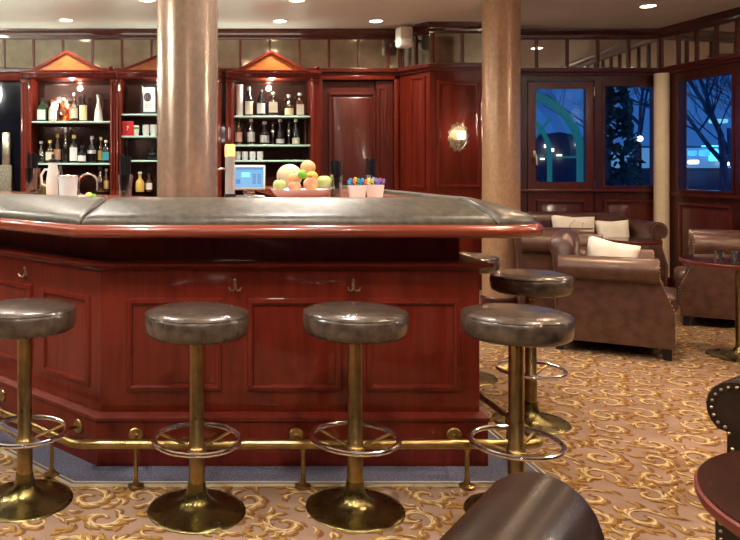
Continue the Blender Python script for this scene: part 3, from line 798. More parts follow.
c = MB(); c.box(-.07, .07, -.0105, -.009, .106, .116, mat=tilt); c.box(-.068,-.045,-.0105,-.009,.03,.055, mat=tilt); c.build('display_bar', 'scrdark', sc_)
# white ice bucket, pitcher, faucet, lemons at left
X = (68-PX)/F*3.80
t = thing('ice_bucket', 'clear ribbed plastic ice bucket beside the arched faucet', 'bucket', (X, 3.80, WZ))
c = MB(); c.lathe([(.040,0), (.043,.002), (.052,.115), (.055,.118), (.050,.118), (.042,.01), (.001,.008)], seg=32); c.build('bucket_body', 'frost', t)
c = MB(); c.ring((0,0,.118), .0535, .003, 36); c.build('bucket_rim', 'chrome', t)
X = (53-PX)/F*4.02
t = thing('juice_bottle', 'tall white pouring bottle with a black spout at the left', 'bottle', (X, 4.02, WZ))
c = MB(); c.lathe([(.036,0), (.038,.05), (.036,.10), (.026,.16), (.022,.19), (.001,.19)], seg=28); c.build('bottle_body', 'whitepl', t)
c = MB(); c.lathe([(.023,.188), (.023,.205), (.010,.212), (.008,.235), (.001,.235)], seg=20); c.build('spout', 'black', t)
c = MB(); c.tube([(-.03,0,.06), (-.06,0,.07), (-.065,0,.12), (-.045,0,.15), (-.02,0,.15)], .007, 8); c.build('handle', 'whitepl', t)
X = (88-PX)/F*3.92
t = thing('faucet', 'arched chrome bar faucet behind the left bar corner', 'faucet', (X, 3.92, WZ))
c = MB(); c.tube([(.052*cos(a), 0, .075+.052*sin(a)) for a in [pi*i/16 for i in range(17)]][::-1]+[(.052,0,.05), (.052,0,.04)], .006, 10)
c.tube([(-.052,0,.0), (-.052,0,.078)], .0065, 10); c.build('spout', 'chrome', t)
c = MB(); c.lathe([(.02,0), (.02,.01), (.012,.016), (.001,.016)], (-.052,0,0), 20); c.build('faucet_base', 'chrome', t)
c = MB(); c.tube([(-.052,-.0,.03), (-.052,-.035,.045)], .005, 8); c.build('lever', 'chrome', t)
M['lemon'] = noisy('lemon_skin', (.75,.65,.12), (.85,.78,.30), (1,1,1), 30, .45)
def single(name, label, cat, px, Y, mat, fn, group=None):
    c = MB(); fn(c); return tag(c.build(name, mat, None, ((px-PX)/F*Y, Y, WZ)), label, cat, group)
single('lemon', 'yellow lemon lying under the faucet arch', 'fruit', 89, 3.80, 'lemon', lambda c: c.sphere((0,0,.016), .016, (1.2,1,1)))
single('lime', 'small green lime beside the yellow lemon', 'fruit', 94, 3.78, 'lime', lambda c: c.sphere((0,0,.012), .013, (1,1,.95)))
single('folded_napkin', 'folded white napkin lying near the faucet', 'napkin', 80.5, 3.80, 'whitepl', lambda c: c.box(-.038,.022,-.05,.04,0,.014, bev=.005))
single('bar_mat', 'dark rubber drip mat under the left straw glass', 'bar mat', 38, 4.45, 'black', lambda c: c.box(-.13,.16,-.05,.0,-.0,.008, bev=.003))
single('tongs', 'pair of steel ice tongs upright at the left', 'tongs', 60.5, 3.98, 'chrome', lambda c: (c.tube([(-.006,0,0), (-.012,0,.1), (0,0,.17)], .004, 8), c.tube([(.010,0,0), (.014,0,.1), (0,0,.17)], .004, 8)))
single('steel_tumbler', 'short dark jar beside the white pouring bottle', 'jar', 43.5, 4.25, 'brassdk', lambda c: c.lathe([(.028,0), (.03,.05), (.022,.07), (.020,.085), (.001,.085)], seg=20))

# ================================================================== BACK BAR
CY = 8.25                                   # cabinet front plane
def cx_(px): return (px-PX)/F*CY
def cz_(py): return H-(py-PY)/F*CY
M['cabback'] = noisy('cabinet_mirror_back', (0.07,0.035,0.03), (0.11,0.06,0.05), (1,1,1), 3, .07, metal=.8)
def cabinet(label, p0, p1, lpost, rpost, shelves, peak):
    # p0,p1: opening px; posts widths px
    t = thing('display_cabinet', label, 'cabinet', (cx_((p0+p1)/2), CY, 0))
    ox = t.location.x
    X0, X1 = cx_(p0)-ox, cx_(p1)-ox; W0, W1 = X0-lpost*.0113, X1+rpost*.0113; D = BW-CY-.002
    zb_, zt_ = cz_(189), cz_(80)
    for a, b in ((W0, X0), (X1, W1)):
        c = MB(); c.box(a+.001, b-.001, 0, D, 0, zt_+.02, bev=.004)
        c.frame((0,0,0), u, n, a+.018, b-.018, zb_, zt_-.02, [(0,0), (.006,.010), (.016,.010), (.022,.002)])
        c.box(a+.001, b-.001, -.016, .05, zb_-.1, zb_-.03, bev=.005); c.box(a+.001, b-.001, -.014, .05, zt_-.03, zt_, bev=.005)
        c.build('post', 'wood', t)
    c = MB(); c.box(W0, W1, -.03, D, zt_+.02, cz_(72), bev=.006); c.box(W0, W1, -.055, D*.5, cz_(74.5), cz_(72)+.004, bev=.008)
    nd = 26
    for q in range(nd):
        x = W0+(W1-W0)*(q+.5)/nd; c.box(x-.010, x+.010, -.045, -.028, cz_(76.6), cz_(74.6))
    c.build('header', 'wood', t)
    c = MB(); c.box(X0, X1, D-.015, D, 0.95, zt_+.02); c.build('back_panel', 'cabback', t)
    c = MB(); c.box(X0, X1, 0.01, D-.016, 0.9, 0.96); c.build('counter_shelf', 'wood', t)
    for py in shelves:
        z = cz_(py); c = MB(); c.box(X0+.002, X1-.002, .02, D-.018, z-.02, z, bev=.003); c.build('glass_shelf', 'glassshelf', t)
    # pediment
    pa, pb, pk = peak; a, b, k_ = cx_(pa)-ox, cx_(pb)-ox, cx_(pk)-ox; z0, z1 = cz_(72)+.004, cz_(50.5)
    c = MB(); c.prism([(a+.03, z0), (b-.03, z0), (k_, z1-.02)], -.02, .10); pd = c.build('pediment', 'woodor', t)
    c = MB()
    for e in (a, b):
        s_ = 1 if e < k_ else -1
        c.prism([(e, z0), (e+s_*.06, z0), (k_, z1-.028), (k_, z1)], -.045, .13)
    c.prism([(a, z0), (b, z0), (b-.03, z0+.012), (a+.03, z0+.012)], -.06, .12)
    c.build('pediment_moulding', 'wood', pd)
    c = MB(); c.lathe([(.025,0), (.03,.012), (.018,.022), (.03,.04), (.026,.06), (.008,.07), (.001,.072)], (W1-.05, .0, z0-.002), 20); c.build('finial', 'wood', t)
    # cabinet lamp
    c = MB(); c.lathe([(.010,-.010), (.016,-.002), (.016,0)], ((X0+X1)/2, .10, zt_+.02), 20); c.build('cabinet_lamp', 'lamp', t)
    ld = bpy.data.lights.new('cabinet_light', 'POINT'); ld.energy = 20; ld.color = (1,.90,.75); ld.shadow_soft_size = .03
    lo_ = bpy.data.objects.new('cabinet_light', ld); COL.objects.link(lo_); lo_.location = ((X0+X1)/2, .08, zt_-.03); lo_.parent = t
    return t
SH1, SH3, SH2 = (121, 163), (115.5, 144.5, 160), (113.5, 135.5, 160)
cabinet('tall mahogany display cabinet at the left with bottles and an orange pediment', 31, 110, 10.5, 5.3, SH1, (30, 107, 67.5))
cabinet('mahogany display cabinet mostly hidden behind the wide column', 121, 217, 5.1, 4.4, SH2, (117, 222, 169.5))
cabinet('mahogany display cabinet right of the wide column', 234, 311, 8, 10, SH3, (234, 309, 271))
# dark glazed side at far left
c = MB(); X0, X1 = -4.2, cx_(20)
c.box(X0, X1, 8.40, 8.46, .9, cz_(80)); dgl = c.build('glazed_cabinet', 'darkglass'); 
tag(dgl, 'dark glazed cabinet front at the far left behind the bar', 'cabinet')
c = MB(); c.box(X0, X1, 8.30, 8.595, cz_(80), cz_(72), bev=.01); c.build('header', 'wood', dgl)
c = MB(); c.box(X0, X1, 8.26, 8.595, 0, .89, bev=.01); c.build('base_unit', 'wood', dgl)
c = MB(); c.box(cx_(0), cx_(8), 8.32, 8.38, cz_(165), cz_(132), bev=.01); c.box(cx_(-30), cx_(10), 8.30, 8.38, .9, cz_(165)); 
tag(c.build('coffee_machine', 'antsilver'), 'silver coffee machine cut by the left edge', 'machine')

# --- bottles
bid = [0]
gl = {}
def glassmat(kind, glass=False):
    kind, glass = kind, glass
    C = {'green': (.015,.05,.02), 'dark': (.012,.012,.014), 'amber': (.55,.24,.03), 'brown': (.10,.03,.01), 'clear': (.55,.60,.60), 'white': (.75,.76,.74), 'gold': (.60,.40,.10), 'red': (.45,.05,.02), 'paleye': (.75,.66,.38), 'grey': (.28,.33,.30), 'pink': (.70,.40,.32), 'cream': (.72,.66,.52), 'black': (.01,.01,.01), 'silver': (.6,.6,.6), 'teal': (.02,.28,.32)}
    if (kind, glass) not in gl:
        T = {'clear': (.70,.74,.72), 'grey': (.45,.52,.46), 'paleye': (.80,.66,.30), 'pink': (.75,.42,.30), 'amber': (.80,.38,.06), 'red': (.60,.10,.05), 'brown': (.30,.10,.04)}
        gl[(kind, glass)] = see(kind+'_bottle', T[kind], .22) if kind in T and glass else plain(kind+('_bottle' if glass else '_paper'), C[kind], .12 if glass else .55, .0 if kind != 'silver' else .8, spec=.6)
    return gl[(kind, glass)]
for k_ in ('cream', 'white', 'gold', 'silver', 'black', 'red', 'teal', 'pink', 'paleye'): glassmat(k_)
def bottle(px, base, top, wpx, body, lab, cap, label, Y=8.38, form='round', lz=(.12,.48)):
    k_ = Y/F; h = (base-top)*k_; r = wpx*k_/2; z = H-(base-PY)*k_
    z = H-(base-PY)/F*CY
    t = thing('bottle', label, 'bottle', ((px-PX)*k_, Y, z+.0005), 0, 'bottles on the back bar shelves')
    P = {'round': [(.96,0), (1,.02), (1,.52), (.85,.62), (.40,.72), (.34,.90)], 'squat': [(.9,0), (1,.05), (1,.40), (.9,.52), (.45,.64), (.34,.70), (.34,.86)],
         'slim': [(.8,0), (.85,.03), (1,.40), (.9,.55), (.45,.68), (.35,.90)], 'cone': [(1,0), (1,.03), (.8,.35), (.5,.6), (.35,.75), (.3,.9)],
         'square': [(.96,0), (1,.02), (1,.58), (.90,.66), (.38,.72), (.34,.88)]}[form]
    c = MB()
    if form == 'square':
        rings = []
        for a, b in P:
            e = a*r; q = .65*e if a > .5 else e
            ring = []
            for i in range(20):
                th = 2*pi*i/20; cs, sn = cos(th), sin(th); pw = 4 if a > .5 else 2
                m_ = (abs(cs)**pw+abs(sn)**pw)**(-1/pw); ring.append((e*cs*m_, q*sn*m_, b*h))
            rings.append(ring)
        c.loft(rings)
    else: c.lathe([(a*r, b*h) for a, b in P], seg=20)
    c.build('bottle_glass', glassmat(body, True), t, ang=50)
    if lab:
        glassmat(lab); c = MB(); z0, z1 = lz[0]*h, lz[1]*h
        dep = r*.65 if form == 'square' else r
        if form == 'square': c.box(-r*.8, r*.8, -dep-.0015, -dep+.004, z0, z1)
        else:
            mx = 1.0
            ring = []
            for a in range(13):
                th = R(-90-70+140*a/12); ring.append((cos(th), sin(th)))
            rr = r*1.02
            c.loft([[(x*rr, y*rr, z0) for x, y in ring]+[(x*rr*.96, y*rr*.96, z0) for x, y in reversed(ring)], [(x*rr, y*rr, z1) for x, y in ring]+[(x*rr*.96, y*rr*.96, z1) for x, y in reversed(ring)]])
        c.build('paper_label', glassmat(lab), t)
    c = MB(); cr = r*.42; c.lathe([(cr,.88*h), (cr*1.05,.90*h), (cr*1.05,.99*h), (cr*.8,h), (.001,h)], seg=16); c.build('cap', glassmat(cap), t)
    return t
UL, LL = 121, 163
up = 'on the left cabinet upper shelf'; lw_ = 'on the left cabinet lower shelf'
bottle(42, UL, 97.5, 10, 'green', 'white', 'dark', 'dark green bottle with white label, leftmost '+up, form='square', lz=(.08,.5))
bottle(52, UL, 99, 6.5, 'cream', 'white', 'red', 'small pale bottle with red cap '+up)
bottle(63, UL, 97, 11, 'amber', None, 'white', 'squat amber bottle with white stopper '+up, form='squat')
bottle(74, UL, 92, 8, 'clear', 'cream', 'silver', 'tall clear decanter bottle, centre '+up, form='slim')
bottle(83.5, UL, 94, 8, 'dark', 'paleye', 'dark', 'dark bottle with cream label '+up, lz=(.05,.6))
bottle(98.5, UL, 94, 9, 'white', None, 'grey', 'frosted white bottle, rightmost '+up, form='cone')
bottle(41, LL, 141, 8, 'grey', None, 'silver', 'grey glass bottle, leftmost '+lw_, form='squat')
bottle(50, LL, 140, 8.5, 'paleye', 'cream', 'gold', 'pale yellow bottle with gold cap '+lw_)
bottle(57.5, LL, 134, 7.5, 'clear', 'pink', 'gold', 'clear bottle with pinkish label '+lw_, Y=8.46)
bottle(65.5, LL, 128, 7, 'clear', None, 'silver', 'tallest slim clear bottle '+lw_, form='slim', Y=8.42)
bottle(74, LL, 135, 9, 'dark', 'white', 'gold', 'dark bottle with large white label and gold cap '+lw_, lz=(.08,.55), form='square')
bottle(82, LL, 145.5, 8.5, 'black', 'white', 'black', 'short black bottle with a white label '+lw_, form='squat', lz=(.1,.42), Y=8.31)
bottle(92, LL, 136, 9, 'black', 'silver', 'silver', 'tall black bottle with silver band '+lw_, lz=(.35,.48))
bottle(101, LL, 137, 6.5, 'amber', 'gold', 'gold', 'slim amber bottle '+lw_, Y=8.42)
bottle(106, LL, 140, 8, 'clear', 'teal', 'white', 'clear bottle with teal label, rightmost '+lw_, form='square', Y=8.34)
u3 = 'on the right cabinet top shelf'; m3 = 'on the right cabinet middle shelf'
B3, B3m = 115.5, 144.5
c = MB(); c.lathe([(.040,0), (.041,.36), (.001,.36)], seg=24); tag(c.build('gift_tube', glassmat('white'), None, ((239.5-PX)/F*8.38, 8.38, cz_(B3)+.001)), 'white cylindrical gift tube, leftmost '+u3, 'tube')
bottle(249, B3, 86, 8, 'dark', 'cream', 'clear', 'dark bottle with cream label '+u3, lz=(.06,.5))
bottle(261, B3, 89, 8.5, 'dark', 'white', 'dark', 'black bottle with white label '+u3, lz=(.1,.48))
bottle(273, B3, 91.5, 10.5, 'grey', 'cream', 'grey', 'square grey bottle with pale label '+u3, form='square', lz=(.15,.58))
bottle(289, B3, 94, 9, 'grey', 'paleye', 'silver', 'rounded grey green bottle '+u3, form='squat', lz=(.06,.36))
bottle(300, B3, 92, 9, 'pink', 'cream', 'clear', 'bottle with pinkish label, rightmost '+u3, form='square', lz=(.06,.5))
bottle(238.5, B3m, 118.5, 7.5, 'amber', 'pink', 'brown', 'amber red bottle, leftmost '+m3)
bottle(251, B3m, 118.5, 8, 'red', 'silver', 'white', 'reddish bottle with silver label '+m3, form='slim')
bottle(264.5, B3m, 121, 9.5, 'dark', 'silver', 'silver', 'dark decanter with silver shoulders '+m3, form='squat', lz=(.1,.4))
bottle(273, B3m, 121, 6.5, 'brown', None, 'brown', 'slim brown bottle behind the others '+m3, Y=8.46)
bottle(280, B3m, 118.4, 8.5, 'dark', 'silver', 'silver', 'dark conical bottle with silver top '+m3, form='cone', lz=(.06,.22))
bottle(289, B3m, 120, 6.5, 'brown', None, 'dark', 'slim dark brown bottle '+m3, Y=8.44)
bottle(295.8, B3m, 118.5, 7.5, 'dark', 'cream', 'silver', 'dark bottle with low cream label, rightmost '+m3, lz=(.04,.26))
# glasses
def cabglass(px, base, lb, grp, hpx=8, wpx=6, Y=8.36, mat='frost'):
    k_ = Y/F; c = MB(); r = wpx*k_/2; h = hpx*k_
    c.lathe([(r*.8,0), (r,h*.4), (r*.95,h), (r*.85,h), (r*.7,.01), (.001,.01)], seg=20)
    tag(c.build('drinking_glass', mat, None, ((px-PX)*k_, Y, cz_(base)+.001)), lb, 'glass', grp)
for px, od in ((237.5,'leftmost'), (245,'second'), (252.5,'third'), (260,'rightmost')): cabglass(px, 160, od+' clear tumbler of the row of four above the till screen', 'tumblers above the till screen', 8.5, 6.5)
for px, lb in ((146, 'clear tumbler beside the white cup left of the column'), (153.5, 'clear tumbler half hidden by the wide column')): cabglass(px, 135.5, lb, 'tumblers beside the red box', 11, 7)
c = MB(); c.lathe([(.030,0), (.036,.06), (.036,.11), (.030,.12), (.001,.12)], seg=20); 
cu = tag(c.build('mug', 'white', None, ((136-PX)/F*8.36, 8.36, cz_(135.5)+.001)), 'white cup with green band right of the red box', 'cup')
M['green'] = plain('green_band', (.15,.45,.12), .5); c = MB(); c.lathe([(.0365,.075), (.0368,.10), (.035,.10), (.035,.075)], seg=20); c.build('band', 'green', cu)
M['redbox'] = plain('red_card', (.60,.02,.02), .45)
X = (128-PX)/F*8.34
bx_ = thing('red_box', 'small red box with white emblem on the middle shelf', 'box', (X, 8.34, cz_(135.5)+.001), R(-4))
c = MB(); c.box(-.065, .065, -.03, .03, 0, .165, bev=.003); c.build('box_body', 'redbox', bx_)
c = MB(); c.tube([(-.012,-.0315,.06), (.0,-.0315,.075), (.012,-.0315,.10), (.004,-.0315,.115), (-.006,-.0315,.10)], .004, 6); c.sphere((0,-.031,.10), .010, (1.2,.2,1), 10); c.build('emblem', 'white', bx_)
# framed plaque
M['navy'] = plain('navy_ink', (.02,.03,.08), .5)
X = (149.5-PX)/F*8.40
pq = thing('framed_certificate', 'framed white certificate with dark oval emblem on the shelf', 'frame', (X, 8.40, cz_(113.5)+.001))
c = MB(); c.frame((0,0,0), u, n, -.10, .10, 0, .34, [(0,-.015), (0,.012), (.018,.015), (.030,.004)], fill=False); c.box(-.098,.098,0,.014,.002,.338); c.build('frame_border', 'black', pq)
c = MB(); c.box(-.082,.082,-.004,.002,.018,.322); c.build('certificate_sheet', 'white', pq)
def oval(c, cx0, cz0, a, b, y0, y1, w_=None):
    if w_ is None: c.loft([[(cx0+a*cos(t_*pi/16), y, cz0+b*sin(t_*pi/16)) for t_ in range(32)] for y in (y0, y1)])
    else: c.tube([(cx0+a*cos(t_*pi/16), y0, cz0+b*sin(t_*pi/16)) for t_ in range(32)], w_, 6, loop=True)
c = MB(); oval(c, -.02, .20, .042, .052, -.006, -.003); c.build('oval_emblem', 'navy', pq)
c = MB(); oval(c, -.02, .20, .026, .034, -.007, 0, .003); c.tube([(-.036,-.007,.2), (-.004,-.007,.2)], .0025, 6); c.tube([(-.02,-.007,.17), (-.02,-.007,.23)], .002, 6)
for q in range(3): c.box(-.055, .03, -.0055, -.0035, .08+q*.018, .086+q*.018)
c.build('emblem_lines', 'antsilver', pq)
# things at counter level of back bar
cb = 190
def lowbottle(px, top, wpx, body, lab, cap, label, form='round'):
    return bottle(px, 189, top, wpx, body, lab, cap, label, Y=8.34, form=form)
for c0 in ((31,110), (121,217), (234,311)):
    pass
for px, lb in ((100, 'glass carafe with yellow liquid at the foot of the left cabinet'), ):
    t = bottle(px, 192, 167, 9, 'paleye', None, 'dark', lb, Y=8.34, form='squat')
t = bottle(106.3, 192, 169, 6, 'clear', 'paleye', 'paleye', 'clear syrup bottle beside the yellow carafe', Y=8.40, form='round')
t = bottle(152, 158.5, 148, 9, 'black', None, 'black', 'short black flask left of the wide column', Y=8.36, form='squat')
t = bottle(128, 192, 176, 6, 'amber', 'cream', 'gold', 'short amber bottle low in the cabinet left of the wide column', Y=8.36, form='squat')
t = bottle(140, 192, 172, 9, 'gold', None, 'white', 'round golden jar low in the cabinet left of the wide column', Y=8.34, form='squat')
t = bottle(149, 192, 174, 7, 'paleye', 'white', 'green', 'pale bottle with green cap low in the cabinet left of the column', Y=8.38)
# ================================================================== WALL LAMP, SPEAKER, DOWNLIGHTS
p = at(459, 137, 8.17)
t = thing('wall_sconce', 'antique oval wall sconce with glowing square shade', 'lamp', (p.x, 8.2, p.z))
c = MB(); N = 36
rings = []
for k_, d_ in ((1, 0), (1, -.012), (.85, -.022), (.8, -.014), (.4, -.02), (.01, -.022)):
    rings.append([((.115+.012*sin(12*2*pi*i/N)*(k_ == 1))*k_*cos(2*pi*i/N), d_, (.165+.012*sin(12*2*pi*i/N)*(k_ == 1))*k_*sin(2*pi*i/N)) for i in range(N)])
c.loft(rings); c.build('backplate', 'antsilver', t)
c = MB(); c.tube([(0,-.02,-.09), (0,-.08,-.11), (0,-.10,-.07), (0,-.10,-.04)], .008, 8); c.lathe([(.012,-.045), (.03,-.035), (.001,-.03)], (0,-.10,0), 16); c.build('arm', 'antsilver', t)
c = MB(); c.lathe([(.040,-.03), (.048,.06), (.044,.062), (.001,.062)], (0.0,-.10,0), 24); c.build('shade', 'lampw', t)
ld = bpy.data.lights.new('sconce_light', 'POINT'); ld.energy = 2.5; ld.color = (1,.7,.4); ld.shadow_soft_size = .04
lo_ = bpy.data.objects.new('sconce_light', ld); COL.objects.link(lo_); lo_.parent = t; lo_.location = (0,-.22,.05)
p = at(404, 37, 8.25)
t = thing('wall_speaker', 'small white speaker mounted at the cornice', 'speaker', (p.x, 8.25, p.z), R(8))
c = MB(); c.box(-.085, .085, -.07, .07, -.125, .11, bev=.035, seg=4); c.build('speaker_body', 'whitepl', t)
c = MB(); c.box(-.065, .065, -.075, -.068, -.03, .085, bev=.003); c.build('grille', 'plaster', t)
c = MB(); c.tube([(0,.05,0), (0,.27,0)], .014, 10); c.build('bracket', 'whitepl', t)

def make_down(loc, label):
    t = thing('ceiling_downlight', label, 'lamp', loc, 0, 'recessed ceiling downlights')
    c = MB(); c.lathe([(.070,0), (.085,0), (.085,-.006), (.078,-.010), (.070,-.006)], seg=32); c.build('trim_ring', 'rim', t)
    c = MB(); c.lathe([(.001,-.013), (.05,-.012), (.070,-.007), (.070,-.001), (.001,-.001)], seg=32); c.build('lamp_disc', 'lamp', t)
    return t
vis = [(280,21), (376,21), (66,20), (297,0), (147,0), (648,6)]
names = ['warm ceiling downlight above the right bottle cabinet', 'warm ceiling downlight near the white speaker', 'warm ceiling downlight above the left bottle cabinet',
         'warm ceiling downlight cut by the top edge right of the wide column', 'warm ceiling downlight cut by the top edge at the left', 'warm ceiling downlight before the lounge windows']
LP_ = []
for (px, py) in vis:
    Y = (CZ-.005-H)*F/(PY-py); LP_.append(((px-PX)/F*Y, Y))
dl = make_down((LP_[0][0], LP_[0][1], CZ-.001), names[0])
for q, lb in zip(LP_[1:], names[1:]): dup(dl, (q[0], q[1], CZ-.001), 0, lb)
extra = [(.55,3.85), (-.95,4.3), (.5,5.9), (-3.6,7.2), (-3.6,5.2), (-1.9,5.6), (.9,5.4), (2.9,5.2), (4.6,5.2), (-2.8,3.6), (-1.1,1.9), (.5,1.7), (2.0,3.0), (3.6,3.2), (-3,1.2), (-.6,.1), (1.3,.2), (2.6,.7), (4,1.4)]  # unseen downlights added to light the room
for x, y in extra: dup(dl, (x, y, CZ-.001), 0, 'added fill downlight outside the view, above the bar room')
for i, (x, y) in enumerate(LP_+extra):
    ld = bpy.data.lights.new('downlight_beam', 'SPOT'); ld.energy = LAMP_W; ld.color = WARM; ld.spot_size = R(150); ld.spot_blend = .9; ld.shadow_soft_size = .07
    if y > 6.8: ld.energy = LAMP_W*.7
    if 1.6 < y < 2 or 0 <= y < .3: ld.energy = LAMP_W*1.5
    if x > 2: ld.color = (1.0, .70, .44)
    if x < 1.2: ld.color = (1.0, .90, .77)
    if y in (3.85, 4.3): ld.energy = LAMP_W*.9; ld.color = (1,.96,.9)
    lo_ = bpy.data.objects.new('downlight_beam', ld); COL.objects.link(lo_); lo_.location = (x, y, CZ-.02)

# unseen strip lights added above the cabinets to brighten the ceiling
for ux, uw, ue in ((-2.3, 1.6, 4.5), (-.4, 1.5, 4), (.65, .8, 2.2), (-4.2, 1.6, 6)):
    ld = bpy.data.lights.new('ceiling_fill', 'AREA'); ld.shape = 'RECTANGLE'; ld.size = uw; ld.size_y = .05; ld.energy = ue; ld.color = (.96,1,.80)
    lo_ = bpy.data.objects.new('ceiling_fill', ld); COL.objects.link(lo_); lo_.location = (ux, 8.46, 2.56); lo_.rotation_euler = (R(180+32), 0, 0)
# unseen globe lamps added out of frame as soft fill light
for gx, gy, gz, ge, gc in ((-3.0, 2.8, 2.5, 620, (.97,1,.90)), (.2, -2.2, 2.3, 130, (1,.90,.76)), (-3.3, 6.2, 2.45, 620, (.94,1,.86)), (4.9, 3.3, 2.4, 420, (1,.84,.68))):
    t = thing('fill_lamp', 'added round fill lamp hanging outside the view in the bar room', 'lamp', (gx, gy, gz), 0, 'added fill lamps outside the view')
    c = MB(); c.sphere((0,0,0), .16, seg=32); c.build('globe', 'globe', t)
    c = MB(); c.tube([(0,0,.15), (0,0,CZ-gz)], .006, 6); c.build('cord', 'black', t)
    ld = bpy.data.lights.new('fill_light', 'POINT'); ld.energy = ge; ld.color = gc; ld.shadow_soft_size = .18
    lo_ = bpy.data.objects.new('fill_light', ld); COL.objects.link(lo_); lo_.parent = t

# ================================================================== OUTSIDE
M['ground'] = noisy('dusk_lawn', (.01,.03,.03), (.03,.06,.07), (1,1,1), 2, .9)
M['bark'] = noisy('bark', (.08,.12,.17), (.20,.26,.34), (4,4,1), 5, .9)
M['hedge'] = noisy('hedge_leaf', (.02,.10,.10), (.06,.22,.18), (1,1,1), 5, .8)
M['teal'] = plain('teal_frame', (.05,.22,.24), .4, emit=(.03,.30,.34), es=.3)
M['bluelamp'] = plain('blue_neon', (.05,.2,.9), .4, emit=(.03,.22,1.0), es=3)
M['cyanlamp'] = plain('cyan_neon', (.05,.6,.9), .4, emit=(.08,.65,1.0), es=2.5)
M['warmlamp'] = plain('street_glow', (1,.8,.5), .4, emit=(1,.75,.5), es=4)
M['facade'] = plain('dusk_facade', (.10,.13,.20), .8)
c = MB(); c.box(-20, 60, BW+.6, 60, -.3, -.1); struct(c, 'ground', 'ground')
def tree(x, y, h, label, seed, lean=.0):
    rr = random.Random(seed); t = thing('bare_tree', label, 'tree', (x, y, -.1), 0, 'bare trees in the garden')
    c = MB()
    def br(p, d, L, r, dep, mb):
        pts = [p]; q = p.copy(); dd_ = d.copy()
        for i in range(4):
            dd_ = (dd_+Vector((rr.uniform(-.18,.18), rr.uniform(-.18,.18), rr.uniform(-.02,.12)))).normalized(); q = q+dd_*L/4; pts.append(q.copy())
        mb.tube(pts, r, 6 if r > .03 else 3, r2=r*.55)
        if dep > 0:
            for k_ in range(4 if dep > 1 else 3):
                s_ = pts[rr.choice((2, 3, 4))]; e = (dd_+Vector((rr.uniform(-1,1), rr.uniform(-1,1), rr.uniform(-.3,.6)))).normalized()
                br(s_.copy(), e, L*rr.uniform(.6,.8), r*.5, dep-1, mb)
    br(Vector((0,0,0)), Vector((lean, 0, 1)).normalized(), h*.33, .09, 5, c)
    c.build('trunk_and_branches', 'bark', t)
tree(6.9, 14.8, 6.0, 'bare tree beyond the middle window, left of the cream column', 3, -.1)
tree(9.0, 13.0, 6.5, 'bare tree beyond the right window', 5, .05)
tree(14.5, 20, 8, 'farther bare tree beyond the right window', 11, -.15)
tree(11.0, 19, 8, 'farther bare tree behind the cream column', 14)
t = thing('hedge_bush', 'dark evergreen bush beyond the middle window', 'bush', (6.15, 11.2, -.1))
c = MB(); rr = random.Random(4)
for k_ in range(900):
    z = rr.uniform(0, 2.9); w_ = .55*(1-z/3.3)+.08; a = rr.uniform(0, 6.28); q = Vector((w_*cos(a)*rr.uniform(.5,1), w_*sin(a)*rr.uniform(.5,1), z))
    e1 = Vector((rr.uniform(-1,1), rr.uniform(-1,1), rr.uniform(-1,1))).normalized()*.09; e2 = e1.cross(Vector((rr.uniform(-1,1),rr.uniform(-1,1),1))).normalized()*.05
    c.face([c.bm.verts.new(q+e1), c.bm.verts.new(q+e2), c.bm.verts.new(q-e1), c.bm.verts.new(q-e2)])
c.build('foliage', 'hedge', t)
# arched teal canopy beyond the door
AY = 10.6
def ao(px, py): q = at(px, py, AY); return q
t = thing('glass_canopy', 'teal arched glass canopy beyond the garden door', 'canopy', (0, AY, 0))
c = MB(); cen = ao(519, 156); Rr = ao(585,0).x-ao(519,0).x
def band(r0, r1, y0, y1):
    an = [R(180)*i/36 for i in range(37)]
    c.loft([[(cen.x+r*cos(a), y, cen.z+r*sin(a)) for r, y in ((r0, y0), (r1, y0), (r1, y1), (r0, y1))] for a in an])
band(Rr*.90, Rr, 0, .06); band(Rr*.78, Rr*.84, .7, .75)
c.box(cen.x+Rr*.90, cen.x+Rr, 0, .06, -.1, cen.z); c.box(cen.x+Rr*.78, cen.x+Rr*.84, .7, .75, -.1, cen.z); c.box(cen.x+Rr*.28, cen.x+Rr*.31, .7, .74, -.1, cen.z+Rr*.7)
c.box(cen.x-Rr*.9, cen.x+Rr*.9, .02, .05, cen.z-.03, cen.z)
c.tube([(cen.x+Rr*.62, .3, cen.z+Rr*.6), (cen.x+Rr*.28, .3, cen.z+Rr*.15)], .02, 6); c.tube([(cen.x+Rr*.20, .3, cen.z+Rr*.55), (cen.x+Rr*.45, .3, cen.z+Rr*.85)], .02, 6)
c.build('arch_frame', 'teal', t)
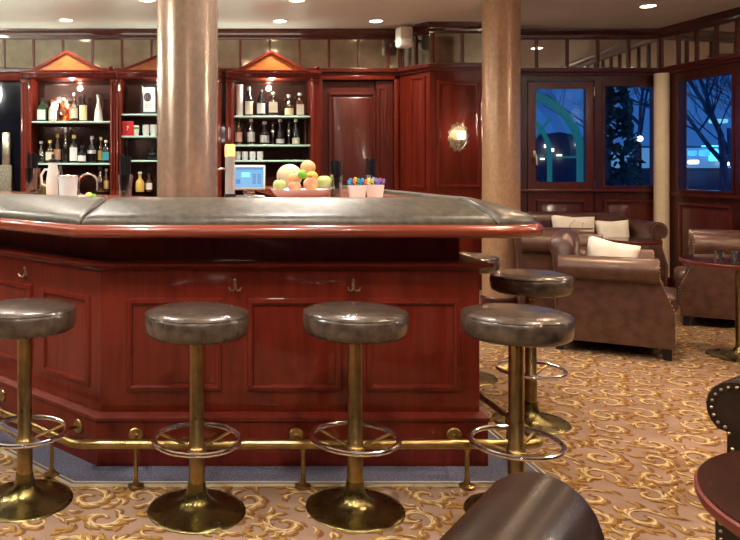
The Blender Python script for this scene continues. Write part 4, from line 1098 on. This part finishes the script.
c = MB(); c.loft([[(cen.x+Rr*cos(a), y, cen.z+Rr*sin(a)) for a in [R(180)*i/24 for i in range(25)]] for y in (0, .75)], closed=False); c.build('canopy_glass', 'pane', t)
# far building with neon
t = thing('far_building', 'distant building with blue neon lights beyond the right window', 'building', (0, 0, 0))
FY = 30
c = MB(); a, b = at(660,0,FY).x, at(780,0,FY).x
c.box(a-3, b, FY, FY+3, -.1, at(0,146,FY).z); c.build('facade', 'facade', t)
c = MB(); c.box(a-2, b, FY-.1, FY, at(0,168,FY).z, at(0,148,FY).z, ); c.build('shop_front', 'scrdark', t)
for px, py, w_, h_, m_ in ((683,153,5,5,'bluelamp'), (694,153,4,5,'bluelamp'), (706,153,6,6,'bluelamp'), (715,155,4,12,'cyanlamp'), (723,153,8,6,'bluelamp'), (733,152,6,5,'bluelamp'), (695,162,6,4,'warmlamp'), (727,163,3,5,'warmlamp'), (720,121,14,4,'scrlight'), (720,146,28,1.2,'cyanlamp')):
    q = at(px, py, FY-.4); k_ = FY/F
    c = MB(); c.box(q.x-w_*k_/2, q.x+w_*k_/2, FY-.5, FY-.1, q.z-h_*k_/2, q.z+h_*k_/2, bev=.05); c.build('neon_sign', m_, t)
t = thing('far_house', 'distant dark house with small lit windows beyond the garden door', 'house', (0, 0, 0))
c = MB(); q0, q1 = at(520,0,24).x, at(600,0,24).x; c.box(q0, q1, 24, 26, -.1, at(0,142,24).z); c.prism([(q0-.3, at(0,142,24).z), (q1+.3, at(0,142,24).z), ((q0+q1)/2, at(0,132,24).z)], 24, 26); c.build('house_wall', 'facade', t)
for px, py, w_ in ((547,146,3), (552,150,4), (579,144,5), (586,149,3), (560,156,4), (543,158,3)):
    q = at(px, py, 23.9); c = MB(); c.box(q.x-w_*.016, q.x+w_*.016, 23.9, 24, q.z-.05, q.z+.05); c.build('lit_window', 'warmlamp', t)
t = thing('garden_lamp', 'glowing garden lamp beyond the middle window', 'lamp', (at(640,0,14).x, 14, -.1))
c = MB(); c.tube([(0,0,0), (0,0,1.95)], .03, 8); c.build('lamp_post', 'black', t); c = MB(); c.sphere((0,0,2.05), .055); c.build('lamp_globe', 'warmlamp', t)
